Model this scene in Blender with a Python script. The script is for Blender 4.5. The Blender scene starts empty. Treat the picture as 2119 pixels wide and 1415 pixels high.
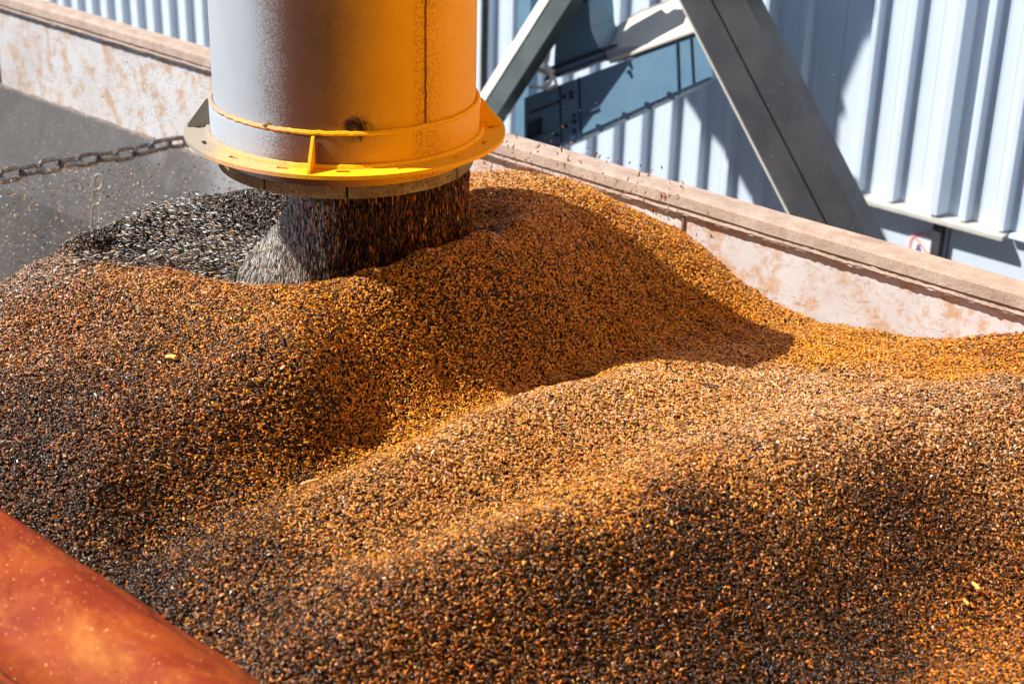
import bpy, bmesh, math, numpy as np
from mathutils import Vector, Matrix, Euler
rng = np.random.default_rng(7)
PI = math.pi
# ------------------------------------------------------------------ camera model (metres; rim of the trailer is z = RZ)
RZ, HC = 2.6, 1.610
FPX = 3269.0
_D = np.array([-190, 7300, 3269.]); _D /= np.linalg.norm(_D)
_c = np.array([0, 0, 1.]); _Y = _c - _D*_D.dot(_c); _Y /= np.linalg.norm(_Y)
_X = np.cross(_Y, -_D)
M = np.array([_X, _Y, -_D])
E2 = np.array([0.74622442, -0.66569446]); N2 = np.array([0.66569446, 0.74622442])
ANG = math.atan2(E2[1], E2[0])
def ray(px, py): return M @ np.array([px-1059.5, py-707.5, FPX])
# the working frame: u along the trailer, v across it (away from the viewer), z measured from the rim
def onv(px, py, v):
    r = ray(px, py); p = r*v/(r[:2].dot(N2)); return (p[:2].dot(E2), v, p[2]+HC)
def onz(px, py, z):
    r = ray(px, py); p = r*(z-HC)/r[2]; return (p[:2].dot(E2), p[:2].dot(N2), z)
def project(P):   # local -> px (used only to thin out grain nobody sees)
    w = np.stack([P[:,0]*E2[0]+P[:,1]*N2[0], P[:,0]*E2[1]+P[:,1]*N2[1], P[:,2]-HC], 1) @ M
    return w[:,0]/w[:,2]*FPX+1059.5, w[:,1]/w[:,2]*FPX+707.5
VF, VN = 3.826, 1.36       # inner faces of far / near side walls

scn = bpy.context.scene
COL = scn.collection
# ------------------------------------------------------------------ node helpers
class NT:
    def __init__(s, name):
        s.m = bpy.data.materials.new(name); s.m.use_nodes = True
        s.t = s.m.node_tree; s.b = s.t.nodes['Principled BSDF']; s.out = s.t.nodes['Material Output']
        s._tc = None
    def n(s, typ, **k):
        nd = s.t.nodes.new(typ)
        for a, v in k.items(): setattr(nd, a, v)
        return nd
    def put(s, sock, v):
        if isinstance(v, bpy.types.NodeSocket): s.t.links.new(v, sock)
        elif isinstance(v, (int, float)) and sock.type in ('RGBA',): sock.default_value = (v, v, v, 1)
        elif isinstance(v, (tuple, list)) and sock.type == 'RGBA' and len(v) == 3: sock.default_value = (*v, 1)
        else: sock.default_value = v
    def obj(s):
        if not s._tc: s._tc = s.n('ShaderNodeTexCoord')
        return s._tc.outputs['Object']
    def map(s, vec=None, scale=(1,1,1), rot=(0,0,0), loc=(0,0,0)):
        m = s.n('ShaderNodeMapping'); s.put(m.inputs['Vector'], vec or s.obj())
        m.inputs['Scale'].default_value = scale; m.inputs['Rotation'].default_value = rot; m.inputs['Location'].default_value = loc
        return m.outputs[0]
    def noise(s, scale, vec=None, detail=5, rough=.6, dist=0, color=False):
        m = s.n('ShaderNodeTexNoise'); s.put(m.inputs['Vector'], vec or s.obj())
        m.inputs['Scale'].default_value = scale; m.inputs['Detail'].default_value = detail
        m.inputs['Roughness'].default_value = rough; m.inputs['Distortion'].default_value = dist
        return m.outputs['Color' if color else 'Fac']
    def ramp(s, v, a, b, c0=0, c1=1):
        m = s.n('ShaderNodeMapRange', clamp=True, interpolation_type='SMOOTHSTEP'); s.put(m.inputs['Value'], v)
        m.inputs['From Min'].default_value = a; m.inputs['From Max'].default_value = b
        m.inputs['To Min'].default_value = c0; m.inputs['To Max'].default_value = c1
        return m.outputs['Result']
    def math(s, op, a, b=0, clamp=False):
        m = s.n('ShaderNodeMath', operation=op, use_clamp=clamp); s.put(m.inputs[0], a); s.put(m.inputs[1], b)
        return m.outputs[0]
    def mix(s, f, a, b, mode='MIX'):
        m = s.n('ShaderNodeMix', data_type='RGBA', blend_type=mode)
        s.put(m.inputs['Factor'], f); s.put(m.inputs['A'], a) if 0 else s.put(m.inputs[6], a); s.put(m.inputs[7], b)
        return m.outputs[2]
    def xyz(s, v=None):
        m = s.n('ShaderNodeSeparateXYZ'); s.put(m.inputs[0], v or s.obj()); return m.outputs
    def voro(s, scale, vec=None, feature='DISTANCE_TO_EDGE'):
        m = s.n('ShaderNodeTexVoronoi', feature=feature); s.put(m.inputs['Vector'], vec or s.obj()); m.inputs['Scale'].default_value = scale
        return m.outputs['Distance']
    def fin(s, col, rough=.5, metal=0, bump=None, bs=.3, bd=.002, spec=None):
        s.put(s.b.inputs['Base Color'], col); s.put(s.b.inputs['Roughness'], rough); s.put(s.b.inputs['Metallic'], metal)
        if spec is not None: s.put(s.b.inputs['Specular IOR Level'], spec)
        if bump is not None:
            m = s.n('ShaderNodeBump'); s.put(m.inputs['Height'], bump); m.inputs['Strength'].default_value = bs; m.inputs['Distance'].default_value = bd
            s.put(s.b.inputs['Normal'], m.outputs[0])
        return s.m

# ------------------------------------------------------------------ materials
MAT = {}
def m_wall_in():
    k = NT('worn_white_trailer_paint')
    x, y, z = k.xyz()
    base = k.mix(k.ramp(k.noise(2.2), .35, .65), (.56,.55,.56), (.64,.65,.68))
    # rust and dust washed down from the rim
    streak = k.noise(9, k.map(scale=(1.0,1,.8)), 9, .8, .2)
    up = k.ramp(z, -.32, .02)
    rust = k.math('MULTIPLY', k.ramp(k.math('ADD', streak, k.math('MULTIPLY', up, .13)), .60, .74), k.ramp(z, -.42, -.02, .15, .8))
    c = k.mix(rust, base, k.mix(k.noise(40), (.42,.22,.10), (.60,.38,.20)))
    dirt = k.ramp(k.noise(1.6, detail=8, rough=.75), .56, .78, 0, .3)
    c = k.mix(dirt, c, (.46,.38,.31))
    # scratches in several directions
    for i, (r, sc) in enumerate([(.5, 5), (-.7, 7), (1.2, 6), (.15, 9), (-1.25, 8)]):
        s1 = k.noise(sc, k.map(rot=(0, r, 0), scale=(1,1,5), loc=(i*3.1, 0, i)), 3, .5, .35)
        gate = k.ramp(k.noise(3.3, k.map(loc=(i*5, 0, 2*i))), .50, .62)
        ln = k.math('MULTIPLY', k.ramp(k.math('ABSOLUTE', k.math('SUBTRACT', s1, .5)), .007, 0), gate)
        c = k.mix(k.math('MULTIPLY', ln, .85), c, (.26,.12,.06))
    chips = k.ramp(k.noise(38, detail=3), .70, .73)
    c = k.mix(k.math('MULTIPLY', chips, k.ramp(k.noise(2.7), .45, .6)), c, (.10,.06,.045))
    # dark run of grease at the far left end of the wall
    run = k.math('MULTIPLY', k.ramp(k.noise(5, k.map(scale=(1.6,1,.16), loc=(4,0,0)), 3), .5, .62), k.math('MULTIPLY', k.ramp(x, -5.9, -6.5), k.ramp(z, -.30, -.10)))
    c = k.mix(run, c, (.05,.032,.025))
    return k.fin(c, k.ramp(k.noise(6), .3, .7, .42, .7), bump=k.noise(7, k.map(scale=(1,1,.6))), bs=.5, bd=.006)
def m_panel_in():
    k = NT('grey_bin_panel')
    c = k.mix(k.ramp(k.noise(1.6, detail=7, rough=.7), .35, .7), (.33,.34,.37), (.12,.12,.125))
    c = k.mix(k.ramp(k.noise(8, k.map(scale=(1,.3,.2)), 6), .55, .7, 0, .7), c, (.16,.13,.11))
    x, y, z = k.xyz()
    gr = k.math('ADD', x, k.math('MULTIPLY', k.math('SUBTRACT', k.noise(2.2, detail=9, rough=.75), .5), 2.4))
    c = k.mix(k.ramp(gr, -1.15, -2.0, 0, .85), c, (.055,.052,.05))  # dark left end: interior shadow painted into the panel colour
    c = k.mix(k.ramp(k.noise(60, detail=2), .60, .68, 0, .8), c, (.09,.07,.06))
    c = k.mix(k.ramp(k.noise(110, k.map(loc=(2,2,2)), 2), .66, .70, 0, .7), c, (.5,.42,.34))
    return k.fin(c, .5, .1, bump=k.noise(9), bs=.4, bd=.004)
def m_rim():
    k = NT('dusty_brown_rim')
    c = k.mix(k.ramp(k.noise(14, detail=8, rough=.75), .35, .68), (.36,.27,.22), (.50,.39,.33))
    c = k.mix(k.ramp(k.noise(260, detail=2), .60, .70), c, (.15,.09,.07))
    c = k.mix(k.ramp(k.noise(190, k.map(loc=(3,3,3)), 2), .66, .70), c, (.66,.53,.42))
    c = k.mix(k.ramp(k.noise(3, k.map(scale=(1,5,1)), 5), .55, .7, 0, .5), c, (.24,.15,.12))
    return k.fin(c, .9, bump=k.noise(130, detail=6, rough=.8), bs=.8, bd=.006)
def m_tarp():
    k = NT('orange_vinyl_tarp')
    c = k.mix(k.ramp(k.noise(7, k.map(scale=(.8,1,1)), 7, .7, .7), .38, .62), (.21,.024,.004), (.28,.050,.006))
    c = k.mix(k.ramp(k.noise(7, k.map(scale=(.6,1.4,1), loc=(1,2,0)), 7, .7, .5), .5, .74, 0, .9), c, (.40,.13,.02))
    c = k.mix(k.ramp(k.noise(150, detail=2), .68, .72), c, (.85,.5,.16))
    c = k.mix(k.ramp(k.noise(18, k.map(loc=(5,0,0)), 4), .68, .76, 0, .8), c, (.22,.12,.03))
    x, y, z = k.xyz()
    c = k.mix(k.math('MULTIPLY', k.ramp(k.noise(6, k.map(scale=(.5,1,1), loc=(9,1,0)), 6), .42, .6), k.ramp(z, .05, -.07)), c, (.07,.03,.035))  # underside shading painted in low down, broken up with grime patches
    wr = k.ramp(k.math('ABSOLUTE', k.math('SUBTRACT', k.noise(5, k.map(scale=(.45,1,1), rot=(0,0,.25), loc=(3,1,0)), 3, .5, .8), .5)), .0, .09)
    h = k.math('ADD', k.math('ADD', k.noise(3.5, k.map(scale=(.5,1,1)), 3), k.math('MULTIPLY', wr, .12)), k.math('MULTIPLY', k.noise(60, detail=5), .10))
    return k.fin(c, .72, bump=h, bs=.8, bd=.03, spec=.2)
def m_spout(seam=True):
    # grey enamel with orange side light and its dark terminator painted in, plus dust
    k = NT('grey_spout_enamel_painted_light')
    x, y, z = k.xyz()    # object frame is turned so that -y faces the viewer, x to the right
    n1 = k.noise(7, detail=6); n2 = k.noise(230, detail=3, rough=.7)
    t = k.math('ADD', x, k.math('ADD', k.math('MULTIPLY', k.math('SUBTRACT', n1, .5), .07), k.math('MULTIPLY', k.math('SUBTRACT', n2, .5), .12)))
    f1 = k.ramp(t, -.20, -.12); f2 = k.ramp(t, -.10, .17)
    grey = k.mix(n1, (.42,.46,.52), (.35,.39,.44))
    c = k.mix(f1, grey, k.mix(n1, (.11,.050,.036), (.17,.070,.034)))  # dark brown band paints the terminator between grey and orange light
    c = k.mix(f2, c, k.mix(n1, (.80,.37,.006), (.86,.42,.006)))
    # grey speckle of dust at the change of colour
    sp = k.math('MULTIPLY', k.ramp(k.noise(330, detail=2), .54, .60), k.math('MULTIPLY', k.ramp(x, -.235, -.16), k.ramp(x, -.09, -.15)))
    c = k.mix(sp, c, (.13,.105,.10))
    # fine dark pitting beside the seam and scattered
    pit = k.math('MULTIPLY', k.ramp(k.noise(240, detail=2), .60, .66), k.ramp(k.noise(6, k.map(loc=(1,0,4))), .50, .66, .0, 1))
    c = k.mix(k.math('MULTIPLY', pit, .85), c, (.20,.07,.02))
    side = k.math('MULTIPLY', k.ramp(x, .165, .18), k.ramp(x, .275, .20))
    c = k.mix(k.math('MULTIPLY', k.math('MULTIPLY', k.ramp(k.noise(190, detail=2), .47, .60), side), .6), c, (.34,.11,.012))
    scuff = k.math('MULTIPLY', k.ramp(k.noise(34, k.map(scale=(1,1,1.6), loc=(2,0,1)), 5, .75), .66, .70), k.ramp(k.noise(5, k.map(loc=(0,3,0))), .50, .60))
    c = k.mix(scuff, c, (.06,.025,.015))
    ln = k.ramp(k.math('ABSOLUTE', k.math('SUBTRACT', k.noise(7, k.map(scale=(9,9,.35), loc=(7,0,0)), 2), .5)), .004, 0)
    c = k.mix(k.math('MULTIPLY', ln, k.ramp(k.noise(3, k.map(loc=(5,5,0))), .5, .6, 0, .5)), c, (.24,.10,.04))
    # sooty patch just above the collar
    dx = k.math('MULTIPLY', k.math('SUBTRACT', x, .035), 22); dz = k.math('MULTIPLY', k.math('SUBTRACT', z, .10), 24)
    rr = k.math('ADD', k.math('MULTIPLY', dx, dx), k.math('MULTIPLY', dz, dz))
    blot = k.math('MULTIPLY', k.ramp(k.math('ADD', rr, k.math('MULTIPLY', k.noise(50, detail=5, rough=.8), 2.4)), 2.0, 1.2), k.ramp(y, 0, -.05))
    c = k.mix(blot, c, (.035,.015,.01))
    return k.fin(c, k.ramp(k.noise(12), .3, .7, .48, .62), bump=k.noise(300, detail=3), bs=.25, bd=.001, spec=.16)
def m_flange():
    k = NT('dusty_flange_painted_light')  # dusty steel; pipe's shade at left and orange light elsewhere painted in
    x, y, z = k.xyz()
    n1 = k.noise(9, detail=6, rough=.7); n2 = k.noise(200, detail=3, rough=.8)
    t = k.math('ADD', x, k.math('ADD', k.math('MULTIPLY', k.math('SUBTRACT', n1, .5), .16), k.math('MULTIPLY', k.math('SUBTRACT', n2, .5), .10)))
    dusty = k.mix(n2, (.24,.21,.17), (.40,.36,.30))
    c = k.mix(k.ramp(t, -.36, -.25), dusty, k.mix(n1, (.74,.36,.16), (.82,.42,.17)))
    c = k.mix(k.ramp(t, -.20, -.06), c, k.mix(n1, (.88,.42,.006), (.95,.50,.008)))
    c = k.mix(k.math('MULTIPLY', k.ramp(n2, .56, .64), .55), c, (.30,.12,.02))
    c = k.mix(k.math('MULTIPLY', k.ramp(k.noise(26, detail=5, rough=.8), .62, .70), .8), c, (.10,.05,.02))
    return k.fin(c, .85, bump=k.math('ADD', n2, k.noise(60)), bs=.5, bd=.002, spec=.15)
def m_lower_ring():
    k = NT('grimy_olive_steel_skirt')
    n2 = k.noise(120, detail=4, rough=.8)
    c = k.mix(k.ramp(k.noise(14, k.map(scale=(1,1,2)), 6, .7), .38, .62), (.20,.135,.05), (.34,.25,.11))
    c = k.mix(k.ramp(n2, .5, .62), c, (.09,.05,.02))
    return k.fin(c, .75, bump=n2, bs=.6, bd=.003)
def m_steel(name, c0, c1, rough=.5, metal=0., sc=5, rust=.0, rustc=(.2,.09,.04)):
    k = NT(name)
    c = k.mix(k.ramp(k.noise(sc, detail=7, rough=.65), .35, .68), c0, c1)
    if rust: c = k.mix(k.ramp(k.noise(sc*2.3, k.map(loc=(4,2,0)), 7, .75), .72-rust*.25, .78-rust*.2), c, rustc)
    return k.fin(c, k.ramp(k.noise(sc*3), .3, .7, rough-.08, rough+.12), metal, bump=k.noise(sc*12, detail=4), bs=.15, bd=.002)
def m_cladding():
    k = NT('white_ribbed_cladding_paint')
    x, y, z = k.xyz()
    c = k.mix(k.noise(1.3, detail=6), (.58,.68,.80), (.66,.745,.85))
    c = k.mix(k.ramp(k.noise(7, k.map(scale=(2,1,.12)), 5), .55, .75, 0, .28), c, (.50,.47,.46))
    c = k.mix(k.ramp(k.noise(55, detail=2), .70, .74, 0, .6), c, (.35,.3,.27))
    return k.fin(c, .38, bump=k.noise(2.5, k.map(scale=(1,1,.4))), bs=.25, bd=.01)
def m_grain():
    k = NT('grain_kernel')
    a = k.n('ShaderNodeAttribute', attribute_type='INSTANCER', attribute_name='tint')
    c = k.mix(k.ramp(k.noise(120, detail=2), .3, .7), a.outputs['Color'], k.mix(.5, a.outputs['Color'], (.02,.01,.006)))
    return k.fin(c, .30, spec=.50)
def m_bed():
    k = NT('grain_bed')
    c = k.mix(k.ramp(k.noise(180, detail=3), .4, .65), (.010,.005,.003), (.05,.018,.005))  # near-black tone paints the shaded gaps between kernels
    return k.fin(c, .8, bump=k.noise(150, detail=3), bs=1, bd=.01)
def m_ground():
    k = NT('yard_concrete')
    c = k.mix(k.ramp(k.noise(.8, detail=8, rough=.7), .35, .7), (.14,.135,.13), (.20,.19,.175))
    c = k.mix(k.ramp(k.noise(6, detail=4), .58, .7, 0, .7), c, (.20,.18,.15))
    return k.fin(c, .9, bump=k.noise(40), bs=.4, bd=.01)
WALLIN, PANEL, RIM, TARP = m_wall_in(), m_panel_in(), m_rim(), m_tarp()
SPOUT, FLANGE, SKIRT = m_spout(), m_flange(), m_lower_ring()
CLAD, GROUND, GRAIN, BED = m_cladding(), m_ground(), m_grain(), m_bed()
BEAMDARK = m_steel('shaded_grey_beam_paint', (.040,.042,.050), (.062,.062,.070), .5, 0, 3, .25, (.09,.06,.045))  # beam face coloured dark as its shaded side
BEAMEDGE = m_steel('pale_beam_edge', (.50,.50,.46), (.62,.62,.57), .5, 0, 4, .1)  # sunlit beam edges put into a pale colour; plain pale steel on the strap
BRACE = m_steel('shaded_grey_green_brace_paint', (.065,.085,.09), (.09,.115,.12), .5, 0, 4, .1)  # left beam's face, its shade put into the colour
BLUE = m_steel('blue_grey_conveyor_paint', (.12,.23,.34), (.15,.28,.40), .45, .0, 2.5, .1, (.07,.09,.13))
BLUEDARK = m_steel('dark_blue_hardware', (.018,.03,.06), (.04,.06,.10), .45, .2, 9)
CREAM = m_steel('cream_cover_sheet', (.62,.58,.50), (.72,.68,.60), .55, 0, 3, .1)
CHAINM = m_steel('worn_chain_steel', (.16,.155,.155), (.30,.29,.28), .32, .8, 60, .3, (.12,.08,.06))
DARKST = m_steel('dark_steel', (.03,.03,.032), (.07,.065,.06), .5, .2, 10, .1)
WEATHER = m_steel('trailer_outside_paint', (.35,.05,.03), (.42,.07,.04), .5, 0, 3, .2)
GALV = m_steel('galvanised_rail', (.50,.50,.47), (.62,.60,.55), .45, .3, 6, .35, (.30,.22,.14))
RED = m_steel('faded_red_print', (.78,.26,.28), (.82,.34,.36), .5, 0, 20)
SIGNW = m_steel('sign_white', (.80,.80,.82), (.84,.84,.85), .45, 0, 8)
SIGNB = m_steel('sign_pictogram_blue', (.05,.09,.22), (.08,.12,.26), .5, 0, 20)
ROPE = m_steel('white_rope', (.70,.70,.66), (.82,.82,.78), .8, 0, 60)
STRAW = m_steel('dry_straw', (.62,.33,.08), (.78,.48,.16), .6, 0, 60)
SEEDRED = m_steel('red_brown_kernel', (.22,.07,.03), (.34,.13,.05), .4, 0, 200)
HOPPERM = m_steel('silo_grey_paint', (.30,.32,.34), (.38,.39,.41), .5, .1, 3)

# ------------------------------------------------------------------ object helpers
FRAME = Matrix.Rotation(ANG, 4, 'Z')
def T(p):  # working frame -> world
    return FRAME @ Vector((p[0], p[1], p[2]+RZ))
def props(o, label=None, cat=None, group=None, kind=None):
    for k_, v_ in (('label', label), ('category', cat), ('group', group), ('kind', kind)):
        if v_: o[k_] = v_
    return o
def empty(name, base, label, cat, group=None, turn=0):
    o = bpy.data.objects.new(name, None); COL.objects.link(o); o.empty_display_size = .2
    o.location = T(base); o.rotation_euler = (0, 0, ANG+turn); o['_b'] = list(base)
    props(o, label, cat, group); o['_t'] = turn
    return o
def mk(name, bm, mat, parent=None, smooth=False, base=None, bevel=0, local=False):
    """bm in the working frame (or, local=True, in the parent's own frame)"""
    me = bpy.data.meshes.new(name)
    if bevel: bmesh.ops.bevel(bm, geom=[e for e in bm.edges if e.calc_length() > bevel*2.5 and len(e.link_faces) == 2 and e.calc_face_angle(0) > .5], offset=bevel, segments=2, affect='EDGES', profile=.6)
    root = parent
    while root is not None and root.parent is not None: root = root.parent
    b = list(root['_b']) if root is not None and '_b' in root else list(base or (0,0,0))
    t = root.get('_t', 0) if root is not None else 0
    if not local:
        bmesh.ops.translate(bm, verts=bm.verts, vec=-Vector(b))
        if t: bmesh.ops.rotate(bm, verts=bm.verts, cent=(0,0,0), matrix=Matrix.Rotation(-t, 3, 'Z'))
    bmesh.ops.recalc_face_normals(bm, faces=bm.faces)
    bm.to_mesh(me); bm.free()
    if smooth:
        for p in me.polygons: p.use_smooth = True
        try: me.set_sharp_from_angle(angle=math.radians(38))
        except Exception: pass
    for mm in (mat if isinstance(mat, (list, tuple)) else [mat]): me.materials.append(mm)
    o = bpy.data.objects.new(name, me); COL.objects.link(o)
    if parent is not None: o.parent = parent
    else: o.location = T(b); o.rotation_euler = (0, 0, ANG)
    return o
def box(bm, a, b, mi=0):
    x0, y0, z0 = [min(p, q) for p, q in zip(a, b)]; x1, y1, z1 = [max(p, q) for p, q in zip(a, b)]
    v = [bm.verts.new(p) for p in ((x0,y0,z0),(x1,y0,z0),(x1,y1,z0),(x0,y1,z0),(x0,y0,z1),(x1,y0,z1),(x1,y1,z1),(x0,y1,z1))]
    for f in ((0,3,2,1),(4,5,6,7),(0,1,5,4),(1,2,6,5),(2,3,7,6),(3,0,4,7)):
        bm.faces.new([v[i] for i in f]).material_index = mi
def prism(bm, poly, off, mi=0):
    """closed polygon (3D points) extruded by vector off"""
    off = Vector(off); a = [bm.verts.new(Vector(p)) for p in poly]; b = [bm.verts.new(Vector(p)+off) for p in poly]
    bm.faces.new(a).material_index = mi; bm.faces.new(b[::-1]).material_index = mi
    n = len(poly)
    for i in range(n): bm.faces.new((a[i], a[(i+1)%n], b[(i+1)%n], b[i])).material_index = mi
def lathe(bm, prof, seg=96, cx=0, cy=0, closed=False, a0=0, a1=2*PI):
    full = abs(a1-a0-2*PI) < 1e-6; ns = seg if full else seg+1
    rings = [[bm.verts.new((cx+r*math.cos(a0+(a1-a0)*i/seg), cy+r*math.sin(a0+(a1-a0)*i/seg), z)) for i in range(ns)] for r, z in prof]
    m = len(prof)
    for j in range(m if closed else m-1):
        A, B = rings[j], rings[(j+1)%m]
        for i in range(seg):
            k2 = (i+1)%ns if full else i+1
            bm.faces.new((A[i], A[k2], B[k2], B[i]))
    if not full and closed:
        bm.faces.new([r[0] for r in rings]); bm.faces.new([r[-1] for r in rings][::-1])
def tube(bm, pts, r, seg=8, closed=False, flat=1.0):
    P = [Vector(p) for p in pts]; n = len(P); rings = []
    up = None
    for i in range(n):
        t = (P[(i+1)%n]-P[i-1]) if closed else (P[min(i+1, n-1)]-P[max(i-1, 0)])
        t.normalize()
        if up is None: up = Vector((0,0,1)) if abs(t.z) < .9 else Vector((1,0,0))
        s = t.cross(up)
        if s.length < 1e-4: s = t.cross(Vector((0,1,.1)))
        s.normalize(); u = s.cross(t); up = u
        rr = r[i] if isinstance(r, (list, tuple)) else r
        rings.append([bm.verts.new(P[i]+(s*math.cos(a)*flat+u*math.sin(a))*rr) for a in [2*PI*j/seg for j in range(seg)]])
    for i in range(n if closed else n-1):
        A, B = rings[i], rings[(i+1)%n]
        for j in range(seg): bm.faces.new((A[j], A[(j+1)%seg], B[(j+1)%seg], B[j]))
    if not closed: bm.faces.new(rings[0][::-1]); bm.faces.new(rings[-1])
NB = bmesh.new

# ------------------------------------------------------------------ ground
bm = NB(); v = [bm.verts.new(p) for p in ((-400,-400,-RZ),(400,-400,-RZ),(400,400,-RZ),(-400,400,-RZ))]; bm.faces.new(v)
props(mk('ground', bm, GROUND), kind='structure')

# ------------------------------------------------------------------ trailer
U0, U1 = -9.2, 2.2
tr = empty('grain_trailer', (-3.5, 2.6, -RZ), 'open topped grain trailer with worn white inner walls and dusty brown rim', 'trailer')
# far side: vertical upper wall, slightly dished sheet with pressed seams
def wall_sheet(v_in, v_out, z0, z1, u0, u1, nu=180, nz=10, amp=.0018, sgn=1):
    bm = NB(); g = []
    for i in range(nu+1):
        u = u0+(u1-u0)*i/nu; row = []
        for j in range(nz+1):
            z = z0+(z1-z0)*j/nz
            d = amp*(math.sin(u*3.1+1)+.6*math.sin(u*7.3+z*9)+.5*math.sin(z*14+u))*math.sin(PI*j/nz)
            row.append(bm.verts.new((u, v_in+sgn*d, z)))
        g.append(row)
    for i in range(nu):
        for j in range(nz): bm.faces.new((g[i][j], g[i+1][j], g[i+1][j+1], g[i][j+1]))
    # outer face and edges
    o = [[bm.verts.new((u0+(u1-u0)*i/nu, v_out, z)) for z in (z0, z1)] for i in range(nu+1)]
    for i in range(nu):
        bm.faces.new((o[i][0], o[i][1], o[i+1][1], o[i+1][0]))
        bm.faces.new((g[i][0], o[i][0], o[i+1][0], g[i+1][0])); bm.faces.new((g[i][nz], g[i+1][nz], o[i+1][1], o[i][1]))
    return bm
mk('far_side_wall', wall_sheet(VF, VF+.045, -.40, -.012, U0, U1), WALLIN, tr, smooth=True)
bm = NB()   # lower, inward-leaning bin panel, two facets
prism(bm, [(U0,VF+.03,-.402),(U0,VF-.02,-.400),(U0,VF-.20,-.80),(U0,VF-.34,-1.32),(U0,VF-.30,-1.32),(U0,VF-.15,-.80)], (U1-U0,0,0))
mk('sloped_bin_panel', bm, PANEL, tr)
bm = NB(); tube(bm, [(U0+.1*i, VF-.006+.003*math.sin(i*1.7), -.402+.004*math.sin(i*2.3)) for i in range(int((U1-U0)*10))], .011, 6)
mk('fold_seam', bm, m_steel('seam_grime', (.09,.075,.065), (.20,.16,.13), .7, 0, 30), tr, smooth=True)
def rail(name, vin, vout, sgn):
    bm = NB(); n = int((U1-U0)/.03); prof = []
    # rounded box profile: outer bottom, outer top, crown, inner lip
    base = [(vout,-.09),(vout,.030),(vout-.005*sgn,.035),(vin+.012*sgn,.035),(vin-.001*sgn,.027),(vin-.007*sgn,-.004),(vin+.0*sgn,-.013),(vin+.035*sgn,-.09)]
    rows = []
    for i in range(n+1):
        u = U0+(U1-U0)*i/n
        rows.append([bm.verts.new((u, y+.0005*math.sin(u*9+z*50)+rng.normal()*.0002, z+.0010*math.sin(u*4.1+y*20)+.0006*math.sin(u*11.3)+rng.normal()*.0002)) for y, z in base])
    m = len(base)
    for i in range(n):
        for j in range(m): bm.faces.new((rows[i][j], rows[i][(j+1)%m], rows[i+1][(j+1)%m], rows[i+1][j]))
    bm.faces.new(rows[0]); bm.faces.new(rows[-1][::-1])
    return mk(name, bm, RIM, tr)
far_rail = rail('top_rail', VF, VF+.098, 1)
# weld bead under the rail lip
bm = NB(); pts = [(U0+.012*i, VF-.013+rng.normal()*.0004, -.016+.0008*math.sin(i*.35)+rng.normal()*.0007) for i in range(int((U1-U0)/.012))]
tube(bm, pts, [.0050+abs(rng.normal())*.0012 for _ in pts], 6)
mk('weld_bead', bm, RIM, far_rail, smooth=True)
# pressed stiffener seams on the far wall
for px, py in ((1417, 440),):
    u = onv(px, py, VF)[0]
    for du in (0, 1.95, -2.0, -4.0):
        bm = NB(); box(bm, (u+du-.004, VF-.0085, -.39), (u+du+.004, VF+.01, -.03)); mk('panel_seam', bm, m_steel('seam_rust', (.16,.09,.06), (.30,.18,.12), .8, 0, 30) if du == 0 else bpy.data.materials['seam_rust'], tr, bevel=.0015)
bm = NB(); box(bm, (U0, VN-.05, -1.35), (U1, VN-.005, -.06)); mk('near_side_wall', bm, WALLIN, tr)
bm = NB(); box(bm, (U0+.003, VN, -1.38), (U1-.003, VF-.25, -1.32)); mk('floor_plate', bm, PANEL, tr)
for nm, uu in (('front_wall', U0-.05), ('rear_wall', U1)):
    bm = NB(); box(bm, (uu, VN-.04, -1.36), (uu+.05, VF+.04, .02)); mk('end_wall', bm, WALLIN, tr, bevel=.006)
for k_ in range(12):
    u = U0+.5+k_*.95
    bm = NB(); box(bm, (u-.04, VF+.136 if 0 else VF+.046, -1.35), (u+.04, VF+.10, -.092)); mk('outer_post', bm, WEATHER, tr, bevel=.006)
bm = NB(); box(bm, (U0, VF-.25, -1.62), (U1, VF-.10, -1.40)); box(bm, (U0, VN+.15, -1.62), (U1, VN+.3, -1.40)); mk('chassis_rail', bm, DARKST, tr)
for k_, u in enumerate((-7.6, -6.4, .2, 1.4)):
    for v0, v1 in ((VN+.02, VN+.32), (VF-.32, VF-.02)):
        bm = NB()
        lathe(bm, [(.26,v0),(.48,v0),(.52,v0+.04),(.52,v1-.04),(.48,v1),(.26,v1)], 40, closed=True)
        bmesh.ops.rotate(bm, verts=bm.verts, cent=(0,0,0), matrix=Matrix.Rotation(-PI/2, 3, 'X'))
        bmesh.ops.translate(bm, verts=bm.verts, vec=(u, 0, -RZ+.52)); w = mk('wheel', bm, DARKST, tr, smooth=True)
        bm = NB(); lathe(bm, [(.0,v0+.08),(.14,v0+.06),(.26,v0+.03),(.26,v1-.03),(.14,v1-.06),(.0,v1-.08)], 32)
        bmesh.ops.rotate(bm, verts=bm.verts, cent=(0,0,0), matrix=Matrix.Rotation(-PI/2, 3, 'X'))
        bmesh.ops.translate(bm, verts=bm.verts, vec=(u, 0, -RZ+.52)); mk('rim', bm, HOPPERM, w, smooth=True)

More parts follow.
